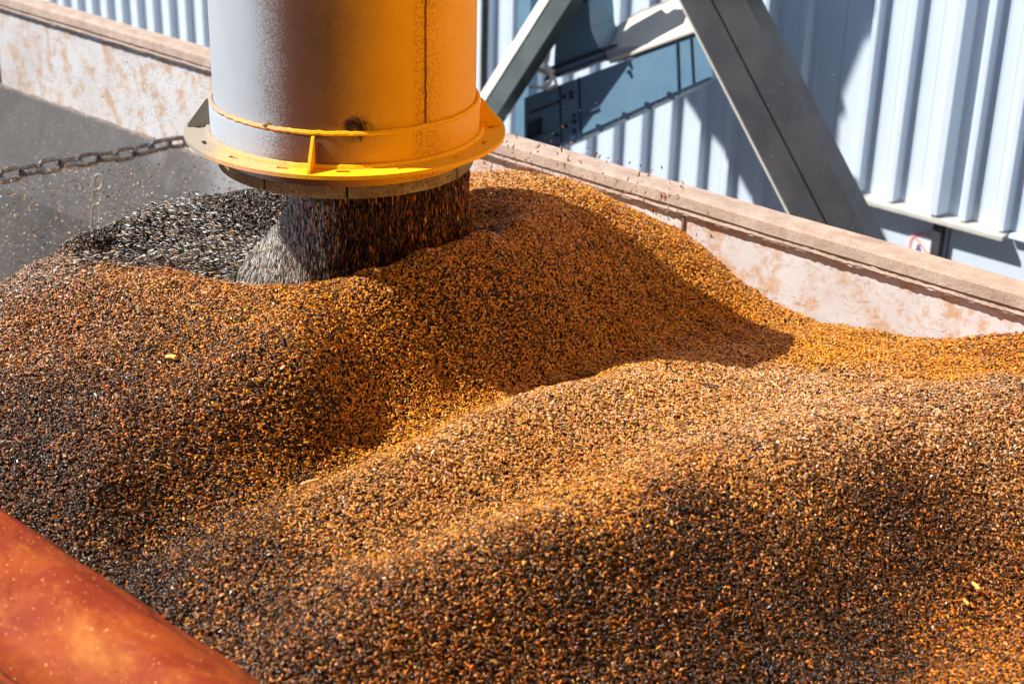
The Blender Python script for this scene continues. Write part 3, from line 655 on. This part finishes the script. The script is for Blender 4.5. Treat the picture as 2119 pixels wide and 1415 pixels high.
# ---- fine chaff in the air
def chaff(name, regions, label, L0):
    Ps = []
    for (x0, x1, y0, y1, v0, v1, k_, L) in regions:
        for _ in range(k_):
            Ps.append((*onv(rng.uniform(x0, x1), rng.uniform(y0, y1), rng.uniform(v0, v1)), L))
    Ps = np.array(Ps); n_ = len(Ps); dr = rng.normal(size=(n_,3)); sc_ = sizes(n_, 1.)*Ps[:,3:4]
    tn_, _ = tints(Ps[:,0], Ps[:,1], (.02,.05,.18,.08,.07,.60))
    return props(scatter(name, Ps[:,:3], frames(np.tile([0,0,1.], (n_,1)), dr, rng.uniform(0, 2*PI, n_)), sc_, rng.choice(3, n_, p=[.2,.4,.4]), tn_, base=(SU, SV, .3)), label, 'chaff', kind='stuff')
chaff('chaff_dust', [(0,420,120,560,2.4,3.4,2400,.0042),(0,330,340,600,2.3,3.2,1500,.0085),(560,700,420,560,2.5,2.65,350,.010),(380,640,300,430,2.9,3.5,140,.005),(1500,2000,150,480,3.0,3.9,420,.0022),(1000,1400,200,400,3.0,3.8,220,.0035),(0,1000,560,800,2.0,2.2,0,.004)],
      'fine pale chaff drifting in the air over the trailer', .004)

# ------------------------------------------------------------------ kernels in the air, seen one by one
flying = bpy.data.meshes.new_from_object(KERN[1]); flying.materials.clear(); flying.materials.append(SEEDRED)
def fly(k_, box_, vr, label, group, L0):
    for i in range(k_):
        px = rng.uniform(box_[0], box_[1]); t_ = (px-box_[0])/(box_[1]-box_[0]); yc = box_[2]+(box_[3]-box_[2])*t_
        p = onv(px, yc+rng.normal()*box_[4], rng.uniform(*vr))
        if p[2] < float(hz(np.array([p[0]]), np.array([p[1]]))[0])+.01: continue
        o = bpy.data.objects.new('flying_kernel', flying); COL.objects.link(o); o.location = T(p); o.rotation_euler = rng.uniform(0, 2*PI, 3); s = L0*math.exp(rng.normal()*.25); o.scale = (s, s, s)
        props(o, label, 'grain kernel', group)
fly(150, (1000, 1420, 300, 415, 34), (3.35, 3.78), 'red brown kernel in mid air just above the grain crest right of the spout', 'kernels in the air before the far rim', .0125)
fly(90, (380, 640, 350, 375, 32), (3.1, 3.6), 'dark kernel in mid air left of the spout against the grey panel', 'kernels in the air left of the spout', .012)

# straws and pebbles that can be told apart
def straw(px, py, z, L, r, tilt, label, mat=STRAW, name='straw_stalk', cat='straw'):
    c = onz(px, py, z); h = float(hz(np.array([c[0]]), np.array([c[1]]))[0])
    # slide along the ray until it meets the heap
    for _ in range(8): c = onz(px, py, h+.010); h = float(hz(np.array([c[0]]), np.array([c[1]]))[0])
    d = Vector((math.cos(tilt), math.sin(tilt), .25)).normalized(); p0 = Vector((c[0], c[1], h+.013))
    pts = [p0+d*L*(t-.5)+Vector((0,0,.002*math.sin(t*PI))) for t in [i/6 for i in range(7)]]
    bm = NB(); tube(bm, pts, r, 8); props(mk(name, bm, mat, smooth=True, base=(c[0], c[1], h)), label, cat)
straw(2018, 1211, -.18, .052, .0042, -.75, 'pale straw stub standing out on dark grain at lower right')
straw(1998, 1245, -.18, .034, .0030, -.75, 'short ochre straw piece just left below the pale straw stub')
straw(640, 950, -.05, .042, .0032, .9, 'ochre straw splinter lying in the valley below the big mound')
straw(355, 742, .05, .034, .0060, .1, 'plump orange pod resting on the left slope of the big mound')
straw(1470, 800, -.1, .045, .0022, .1, 'thin dark twig on the pale grain below the valley', DARKST)
straw(1160, 665, 0, .035, .003, .6, 'flat yellow husk on the big mound above the valley')

# ------------------------------------------------------------------ chain across the trailer
ca = np.array(onv(500, 262, VF-.02)); uc = ca[0]
def on_u(px, py, u):
    r = ray(px, py); p = r*u/(r[:2].dot(E2)); return np.array([u, p[:2].dot(N2), p[2]+HC])
key = [(-120,392),(0,367),(90,345),(200,327),(265,318),(330,301),(395,290),(470,270)]
kp = [on_u(x, y, uc+.0) for x, y in key]
ch = empty('cross_chain', tuple(kp[4]), 'worn steel chain stretched across the trailer, left of the spout', 'chain')
seglen = np.cumsum([0]+[np.linalg.norm(kp[i+1]-kp[i]) for i in range(len(kp)-1)])
def along(s): return np.array([np.interp(s, seglen, [k_[i] for k_ in kp]) for i in range(3)])
pitch = .080; nl = int(seglen[-1]/pitch)+2
def link_bm(c, t, roll, L=.108, W=.062, r=.0088):
    t = Vector(t).normalized(); up = Vector((0,0,1)); s = t.cross(up).normalized(); w = (s*math.cos(roll)+s.cross(t)*math.sin(roll)); bm = NB(); pts = []
    hs = (L-W)/2; rr = W/2-r
    for j in range(24):
        a = 2*PI*j/24; x = math.cos(a)*rr; y = math.sin(a)*rr; x += hs if x >= 0 else -hs
        pts.append(Vector(c)+t*x+w*y)
    tube(bm, pts, r, 8, closed=True); return bm
for i in range(nl):
    s = seglen[-1]-i*pitch; c = along(max(s, 0)); t = along(min(s+.05, seglen[-1]))-along(max(s-.05, 0))
    if np.linalg.norm(t) < 1e-6: continue
    roll = (1.35 if i % 2 == 0 else -.25)+rng.normal()*.12
    mk('link', link_bm(c, t, roll), CHAINM, ch, smooth=True)
# slotted strap hanging from the chain
p0 = on_u(204, 362, uc-.06); p1 = on_u(196, 480, uc-.06)
st = empty('slotted_strap', tuple(p1), 'pale slotted steel strap hanging upright under the chain at left', 'strap')
d = Vector(p1)-Vector(p0); wdir = Vector((E2[0], N2[0], 0)).normalized()*.016
for s0, s1 in ((0,.24),(.26,.5),(.52,.98)):
    a_, b_ = Vector(p0)+d*s0, Vector(p0)+d*s1; bm = NB(); pts = []
    for j in range(20):
        an = 2*PI*j/20; L = (b_-a_).length/2; x = math.cos(an)*.013; y = math.sin(an)*.013+(L-.013)*(1 if math.sin(an) >= 0 else -1)
        pts.append((a_+b_)/2+wdir.normalized()*x+d.normalized()*y)
    tube(bm, pts, .0068, 8, closed=True, flat=.6); mk('slot_loop', bm, BEAMEDGE, st, smooth=True)

# ------------------------------------------------------------------ building
VB = 6.5
bd = empty('metal_building', (-5, VB, -RZ), 'white building wall of ribbed metal cladding beyond the trailer', 'building')
# ribs: read off the spacing in the photo
du = .187; phase = onv(1445, 400, VB)[0]
lz = -.787; uL = onv(1722, 375, VB)[0]
wide = onv(1946, 430, VB)[0]
def ribs(bm, u0, u1, z0, z1):
    prof = [(u0, VB)]
    k_ = math.ceil((u0+.05-phase)/du)
    while phase+k_*du < u1-.06:
        c = phase+k_*du; big_ = abs(c-wide) < du*.5; h_ = .068 if big_ else .042; wt = .018 if big_ else .013; wb = wt+(.022 if big_ else .013)
        if big_: c = wide
        prof += [(c-wb, VB), (c-wt, VB-h_), (c+wt, VB-h_), (c+wb, VB)]
        for s in (.33, .66):
            m = c+du*s
            if not big_ and m+.01 < u1-.02: prof += [(m-.006, VB), (m-.003, VB-.0016), (m+.003, VB-.0016), (m+.006, VB)]
        k_ += 1
    prof += [(u1, VB)]
    prof = sorted(prof)
    A = [bm.verts.new((x, y, z0)) for x, y in prof]; B = [bm.verts.new((x, y, z1)) for x, y in prof]
    for i in range(len(prof)-1): bm.faces.new((A[i], A[i+1], B[i+1], B[i]))
bm = NB(); ribs(bm, -16, uL-.02, -RZ, 4.6); mk('ribbed_wall_panel', bm, CLAD, bd)
bm = NB(); ribs(bm, uL-.018, 6, lz+.002, 4.6); mk('ribbed_wall_panel', bm, CLAD, bd)
bm = NB(); box(bm, (uL-.018, VB-.006, -RZ), (wide+.06, VB+.02, lz-.022)); mk('plain_wall_panel', bm, CLAD, bd)
bm = NB(); box(bm, (wide+.072, VB-.006, -RZ), (6, VB+.02, lz-.022)); mk('plain_wall_panel', bm, CLAD, bd)
bm = NB(); box(bm, (wide+.002, VB-.05, -RZ), (wide+.045, VB-.0065, lz-.024)); mk('corner_strip', bm, BEAMDARK, bd, bevel=.003)
ue = onv(2090, 482, VB)[0]
bm = NB(); prism(bm, [(uL, VB+.001, lz), (uL, VB-.075, lz-.012), (uL, VB-.078, lz-.030), (uL, VB-.072, lz-.030), (uL, VB+.001, lz-.018)], (ue-uL, 0, 0)); mk('drip_ledge', bm, GALV, bd, bevel=.0015)
bm = NB(); prism(bm, [(ue+.012, VB+.001, lz+.0), (ue+.012, VB-.035, lz-.008), (ue+.012, VB-.038, lz-.02), (ue+.012, VB+.001, lz-.016)], (6-ue, 0, 0)); mk('drip_ledge', bm, CLAD, bd)
bm = NB(); prism(bm, [(-16, VB+.03, -RZ), (-16, VB+.2, -RZ), (-16, VB+.2, 4.58), (-16, VB+.03, 4.58)], (22, 0, 0)); mk('wall_core', bm, DARKST, bd)
bm = NB(); prism(bm, [(-16.1, VB-.35, 4.62), (-16.1, VB+5, 5.6), (-16.1, VB+5, 5.5), (-16.1, VB-.35, 4.52)], (22.2, 0, 0)); mk('roof', bm, HOPPERM, bd)

# round prohibition sign
sc_ = np.array(onv(1911, 513, VB-.012)); sg = empty('prohibition_sign', tuple(sc_), 'round white sign with faded red ring and slash on the plain wall', 'sign')
rs = .076
def disc(bm, r0, r1, y0, y1, seg=56, a0=0, a1=2*PI):
    # ring / disc facing -v
    for i in range(seg):
        a, b = a0+(a1-a0)*i/seg, a0+(a1-a0)*(i+1)/seg
        def P_(r, a, y): return (sc_[0]+r*math.cos(a), sc_[1]+y, sc_[2]+r*math.sin(a))
        bm.faces.new([bm.verts.new(P_(*q)) for q in ((r0,a,y0),(r1,a,y0),(r1,b,y0),(r0,b,y0))] if r0 > 0 else [bm.verts.new(P_(*q)) for q in ((0,0,y0),(r1,a,y0),(r1,b,y0))])
        bm.faces.new([bm.verts.new(P_(*q)) for q in ((r1,a,y0),(r1,a,y1),(r1,b,y1),(r1,b,y0))])
bm = NB(); disc(bm, 0, rs+.006, 0, .005); mk('sign_plate', bm, SIGNW, sg)
bm = NB(); disc(bm, rs-.011, rs, -.0022, -.0005); mk('red_ring', bm, RED, sg)
bm = NB(); w_ = .0045; a = -.72; r_ = rs-.011; dx, dz_ = math.cos(a), math.sin(a)
prism(bm, [(sc_[0]-dx*r_-dz_*w_, sc_[1]-.0030, sc_[2]-dz_*r_+dx*w_), (sc_[0]-dx*r_+dz_*w_, sc_[1]-.0030, sc_[2]-dz_*r_-dx*w_), (sc_[0]+dx*r_+dz_*w_, sc_[1]-.0030, sc_[2]+dz_*r_-dx*w_), (sc_[0]+dx*r_-dz_*w_, sc_[1]-.0030, sc_[2]+dz_*r_+dx*w_)], (0,.002,0)); mk('red_slash', bm, RED, sg)
bm = NB()
box(bm, (sc_[0]-.034, sc_[1]-.0016, sc_[2]-.006), (sc_[0]-.018, sc_[1]-.0005, sc_[2]+.009)); box(bm, (sc_[0]-.038, sc_[1]-.0016, sc_[2]-.05), (sc_[0]-.010, sc_[1]-.0005, sc_[2]-.009)); mk('pictogram', bm, SIGNB, sg)

# ------------------------------------------------------------------ support frame (two leaning beams, post) in front of the building
VS = 5.15
sf = empty('support_frame', (-4.0, VS, -RZ), 'grey steel A frame of two leaning beams before the ribbed wall', 'steel frame')
def beam_pts(p_top, p_bot, v):  # extend a band seen in the photo to the ground and above
    a, b = np.array(onv(*p_top, v)), np.array(onv(*p_bot, v)); return a, b
def ext(a, b, z): t = (z-a[2])/(b[2]-a[2]); return a+(b-a)*t
def slant_beam(name, lt, rt, lb, rb, v, zt, zb, depth, mats, groove=None):
    a, b = beam_pts(lt, lb, v); c, d_ = beam_pts(rt, rb, v)
    # constant width: use the mean direction of both edges
    mid0, mid1 = (a+c)/2, (b+d_)/2; w = (np.linalg.norm(c-a)*abs(1)+np.linalg.norm(d_-b))/2
    A0, A1 = ext(mid0, mid1, zt), ext(mid0, mid1, zb); hw = ((c-a)[0]+(d_-b)[0])/4
    bm = NB(); f = .012
    def seg_(x0, x1, y0, y1):
        prism(bm, [(A0[0]+x0, v+y0, zt), (A0[0]+x1, v+y0, zt), (A1[0]+x1, v+y0, zb), (A1[0]+x0, v+y0, zb)], (0, y1-y0, 0))
    return A0, A1, hw, seg_, bm
# right beam: two channels back to back with a dark gap between them
A0, A1, hw, seg_, bm = slant_beam('x', (1392,0), (1556,0), (1632,440), (1790,485), VS, .48, -RZ, .14, None)
seg_(-hw+.012, -.006, 0, .10); seg_(.006, hw, 0, .10)
b1 = mk('leaning_beam', bm, BEAMDARK, sf, bevel=.004)
bm = NB(); prism(bm, [(A0[0]-hw, VS-.006, 0.48), (A0[0]-hw+.0115, VS-.006, 0.48), (A1[0]-hw+.0115, VS-.006, -RZ), (A1[0]-hw, VS-.006, -RZ)], (0, .12, 0)); mk('edge_flange', bm, BEAMEDGE, b1)
bm = NB(); prism(bm, [(A0[0]-.0055, VS+.03, 0.48), (A0[0]+.0055, VS+.03, 0.48), (A1[0]+.0055, VS+.03, -RZ), (A1[0]-.0055, VS+.03, -RZ)], (0, .03, 0)); mk('gap_filler', bm, m_steel('rusty_gap', (.035,.018,.012), (.07,.035,.02), .8, 0, 8), b1)
# left beam: lit upper flank and shaded face painted as two tones
A0, A1, hw, seg_, bm = slant_beam('y', (1098,0), (1184,0), (975,180), (1046,230), VS+.12, .48, -RZ, .14, None)
prism(bm, [(A0[0]-hw*.05, VS+.12, 0.48), (A0[0]+hw, VS+.10, 0.48), (A1[0]+hw, VS+.10, -RZ), (A1[0]-hw*.05, VS+.12, -RZ)], (0, .10, 0))
b2 = mk('leaning_beam', bm, BRACE, sf, bevel=.003)
bm = NB(); prism(bm, [(A0[0]-hw, VS+.20, 0.48), (A0[0]-hw*.06, VS+.115, 0.48), (A1[0]-hw*.06, VS+.115, -RZ), (A1[0]-hw, VS+.20, -RZ)], (0, .05, 0)); mk('edge_flange', bm, BEAMEDGE, b2)
u_ = onv(1088, 250, VS+.54)[0]; bm = NB(); box(bm, (u_-.04, VS+.505, -RZ), (u_+.04, VS+.575, .2)); mk('upright_post', bm, BLUE, sf, bevel=.004)
bm = NB(); box(bm, (-3.9, VS+.02, .44), (-3.2, VS+.23, .54)); mk('cross_head', bm, BRACE, sf, bevel=.004)
u_ = onv(1003, 60, 6.3)[0]
dp = empty('drain_pipe', (u_, 6.3, -RZ), 'thin dark upright pipe just behind the right edge of the spout', 'pipe')
bm = NB(); tube(bm, [(u_, 6.3, z_) for z_ in (-RZ, -1, 0, .9)], .022, 12); mk('pipe_run', bm, DARKST, dp, smooth=True)
for z_ in (-1.6, -.2, .6):
    bm = NB(); lathe(bm, [(.0225, z_), (.031, z_), (.031, z_+.05), (.0225, z_+.05)], 16, u_, 6.3, closed=True); mk('pipe_clamp', bm, BLUEDARK, dp)

# ------------------------------------------------------------------ blue box conveyor between the frame and the wall
VC = VS+.27
cvy = empty('box_conveyor', tuple(onv(1280, 260, VC)), 'blue grey box conveyor with cream cover behind the leaning beams', 'conveyor')
def C(px, py, v=VC): return Vector(onv(px, py, v))
depth = Vector((0, .19, 0))
tl, tr2, br, bl = C(1092, 196), C(1500, 45), C(1500, 140), C(1150, 305)
bl0 = C(1085, 338)
side = [C(1085, 203), C(1470, 62), C(1474, 164), C(1160, 306), C(1085, 338)]
bm = NB(); prism(bm, side, depth); mk('trough', bm, BLUE, cvy)
# lower edge flange and joints
def strip(a, b, w, name, mat, off=.012, par=cvy, dd=.014):
    a, b = Vector(a), Vector(b); d_ = (b-a).normalized(); n_ = Vector((-d_.z, 0, d_.x))*w
    bm = NB(); prism(bm, [a+Vector((0,-off,0)), b+Vector((0,-off,0)), b+n_+Vector((0,-off,0)), a+n_+Vector((0,-off,0))], (0, dd, 0)); return mk(name, bm, mat, par, bevel=.001)
strip(C(1085,338), C(1474,165), .014, 'bottom_flange', BLUEDARK, .022, dd=.02)
for t in (.28,.42,.56,.68,.80):
    p = C(1085+389*t, 338-173*t); bm = NB(); box(bm, (p.x-.018, VC-.034, p.z-.006), (p.x+.018, VC-.023, p.z+.022)); mk('clamp_tab', bm, BLUEDARK, cvy, bevel=.003)
strip(C(1404,86), C(1408,197), -.010, 'joint_strip', BLUEDARK, .006, dd=.005); strip(C(1432,75), C(1438,182), -.008, 'joint_strip', BLUEDARK, .006, dd=.005)
strip(C(1200,160), C(1204,290), -.006, 'joint_strip', BLUEDARK, .006, dd=.005)
strip(C(1160,178), C(1164,300), -.005, 'joint_strip', BLUEDARK, .006, dd=.005)
strip(C(1098,232), C(1160,207), -.008, 'joint_strip', BLUEDARK, .009, dd=.007)
strip(C(1098,286), C(1240,222), -.004, 'joint_strip', BLUE, .009, dd=.007)
for q in ((1303,131),(1303,149),(1183,192),(1183,201),(1190,240),(1190,251),(1190,270),(1168,200),(1172,262),(1153,279)):
    p = C(*q); bm = NB(); lathe(bm, [(0,-.012),(.009,-.012),(.010,-.001),(0,-.001)], 10)
    bmesh.ops.rotate(bm, verts=bm.verts, cent=(0,0,0), matrix=Matrix.Rotation(-PI/2, 3, 'X')); bmesh.ops.translate(bm, verts=bm.verts, vec=p); mk('bolt', bm, BLUEDARK, cvy)
# cream top cover and its folded end
bm = NB(); prism(bm, [C(1262,133), C(1440,70), C(1440,64), C(1262,127)], (0,.20,0)); mk('top_cover', bm, CREAM, cvy)
bm = NB(); prism(bm, [C(1235,88,VC+.21), C(1262,130,VC-.01), C(1350,98,VC-.01), C(1440,66,VC-.01), C(1412,-5,VC+.21), C(1320,30,VC+.21)], (0,0,.012)); mk('sloped_lid', bm, CREAM, cvy)
bm = NB(); prism(bm, [C(1252,105), C(1340,92), C(1330,102), C(1255,128)], (0,.05,0)); mk('lid_end', bm, HOPPERM, cvy)
# feed chute standing on the trough
bm = NB(); prism(bm, [C(1146,140,VC+.02), C(1240,104,VC+.02), C(1222,60,VC+.02), C(1217,-10,VC+.02), C(1160,-10,VC+.02), C(1150,70,VC+.02)], (0,.17,0)); mk('feed_chute', bm, BLUE, cvy)
strip(C(1130,168,VC-.02), C(1250,122,VC-.02), .012, 'chute_flange', BLUEDARK, .01, dd=.20); strip(C(1130,148,VC-.02), C(1248,104,VC-.02), .012, 'chute_flange', BLUEDARK, .01, dd=.20)
bm = NB(); prism(bm, [C(1130,166,VC-.012), C(1248,121,VC-.012), C(1246,108,VC-.012), C(1130,150,VC-.012)], (0,.18,0)); mk('chute_collar', bm, BLUE, cvy)
bm = NB(); prism(bm, [C(1100,250), C(1122,243), C(1122,278), C(1100,286)], (0,-.03,0)); g1 = mk('gearbox', bm, BLUEDARK, cvy, bevel=.004)
bm = NB(); prism(bm, [C(1180,0,VC-.06), C(1232,-22,VC-.06), C(1232,-8,VC-.06), C(1180,18,VC-.06)], (0,.05,0)); mk('motor_bracket', bm, BLUEDARK, cvy, bevel=.003)
# a white rope tied round the chute
rp = empty('white_rope', tuple(C(1125,165,VC-.08)), 'loose white rope knotted beside the blue conveyor', 'rope')
bm = NB(); tube(bm, [C(x, y, VC-.07) for x, y in ((1138,98),(1135,118),(1130,135),(1146,148),(1118,143),(1112,146),(1132,152),(1146,160),(1152,176),(1136,184),(1115,181),(1097,180))], .0085, 7); mk('rope_run', bm, ROPE, rp, smooth=True)
bm = NB(); tube(bm, [C(x, y, VC-.085) for x, y in ((1134,140),(1142,158),(1138,172),(1128,180))], .010, 7); mk('rope_knot', bm, ROPE, rp, smooth=True)

# ------------------------------------------------------------------ sun and what is added overhead for shade and bounce, out of the picture
PHI, EL = math.radians(-90), math.radians(49)
SUNW = Vector((math.sin(PHI)*math.cos(EL), -math.cos(PHI)*math.cos(EL), math.sin(EL)))
SUNL = FRAME.inverted() @ SUNW    # in the working frame
def lift(px, py, v, z_top):       # where, at height z_top, something must stand to shade this point of the wall
    p = Vector(onv(px, py, v)); return p+SUNL*((z_top-p.z)/SUNL.z)
# unseen slabs added overhead, outlined to cast the shadow on the wall
tw = empty('wall_shadow_caster', tuple(lift(1740, 100, VB, 2.2)), 'unseen grey slabs added overhead to shade the building wall', 'shadow caster')
def slab(poly, zt, th, name, VB=VB):
    P_ = [lift(x, y, VB, zt) for x, y in poly]; c = sum(P_, Vector())/len(P_)
    # polygon standing perpendicular to v
    Q = []
    for x, y in poly:
        p = Vector(onv(x, y, VB)); k_ = (c.y-p.y)/SUNL.y; Q.append(p+SUNL*k_)
    bm = NB(); prism(bm, Q, (0, th, 0)); return mk(name, bm, HOPPERM, tw)
slab([(1648,-60),(1640,20),(1628,150),(1640,300),(1690,372),(1728,375),(1738,250),(1752,235),(1745,200),(1790,90),(1835,60),(1838,-60)], 2.3, .12, 'upper_shadow_slab')
slab([(1410,195),(1470,280),(1490,300),(1520,345),(1545,395),(1600,480),(1850,560),(1838,500),(1810,470),(1780,440),(1755,385),(1728,360),(1640,250),(1550,90),(1460,60)], 2.0, .12, 'lower_shadow_slab')

# unseen orange sheet, added at the right as a reflector: it faces the sun and throws orange light back
cb = (-.62, 2.5, .14)
cv_ = empty('orange_bounce_reflector', cb, 'unseen orange sheet added at the right to bounce orange light onto spout and grain', 'light reflector')
FI = FRAME.inverted()
def WL(x, y, z): p = FI @ Vector((x, y, 0)); return Vector((p.x, p.y, z))
bm = NB(); ny, nz_ = 90, 40; g = []
for i in range(ny+1):
    t = i/ny; row = []
    for j in range(nz_+1):
        q = j/nz_
        x = 1.72+.05*math.sin(t*38)*(1-q*.6)+.03*math.sin(t*17+2)-.35*q*q+.25*(1-t)**2; y = .3+3.95*t
        row.append(bm.verts.new(WL(x, y, .12+.03*math.sin(t*21)+3.0*q)))
    g.append(row)
for i in range(ny):
    for j in range(nz_): bm.faces.new((g[i][j], g[i][j+1], g[i+1][j+1], g[i+1][j]))
o = mk('bounce_sheet', bm, m_steel('orange_bounce_vinyl', (.95,.46,.004), (.96,.50,.004), .55, 0, 2), cv_, smooth=True)
md = o.modifiers.new('thickness', 'SOLIDIFY'); md.thickness = .004
bm = NB(); tube(bm, [WL(1.39+.25*(1-t)**2, .25+4.05*t, 3.14) for t in [k_/20 for k_ in range(21)]], .03, 10); mk('reflector_hoop', bm, GALV, cv_, smooth=True)
for yy in (.28, 4.28):
    bm = NB(); tube(bm, [WL(1.95, yy, -.04), WL(1.78, yy, 1.4), WL(1.42, yy, 3.13)], .025, 10); mk('reflector_hoop_leg', bm, GALV, cv_, smooth=True)

# ------------------------------------------------------------------ world, sun, camera
w = bpy.data.worlds.new('World'); scn.world = w; w.use_nodes = True; nt = w.node_tree
bg = nt.nodes['Background']; sky = nt.nodes.new('ShaderNodeTexSky'); sky.sky_type = 'NISHITA'; sky.sun_disc = False
sky.sun_elevation = EL; sky.sun_rotation = math.atan2(SUNW.x, SUNW.y); sky.air_density = .7; sky.dust_density = .2
nt.links.new(sky.outputs[0], bg.inputs[0]); bg.inputs[1].default_value = .05
sl_ = bpy.data.lights.new('sun', 'SUN'); sl_.energy = 5; sl_.angle = math.radians(.5); sl_.color = (1, .95, .87)
so = bpy.data.objects.new('sun', sl_); COL.objects.link(so); so.rotation_euler = SUNW.to_track_quat('Z', 'Y').to_euler(); so.location = (2, -3, 8)
cam = bpy.data.cameras.new('camera'); cam.sensor_width = 36; cam.lens = FPX/2119*36; cam.clip_end = 2000; cam.clip_start = .05
co = bpy.data.objects.new('camera', cam); COL.objects.link(co); scn.camera = co
Rm = Matrix((( M[0,0], -M[0,1], -M[0,2]), (M[1,0], -M[1,1], -M[1,2]), (M[2,0], -M[2,1], -M[2,2])))
co.matrix_world = Matrix.Translation((0,0,RZ+HC)) @ Rm.to_4x4()
cam.dof.use_dof = True; cam.dof.focus_distance = 4.0; cam.dof.aperture_fstop = 3.3
for o in bpy.data.objects:
    for k_ in ('_b', '_t'):
        if k_ in o: del o[k_]
scn.view_settings.view_transform = 'Standard'; scn.view_settings.look = 'None'; scn.view_settings.gamma = 1; scn.view_settings.exposure = .82
scn.cycles.use_denoising = True
scn.cycles.max_bounces = 6
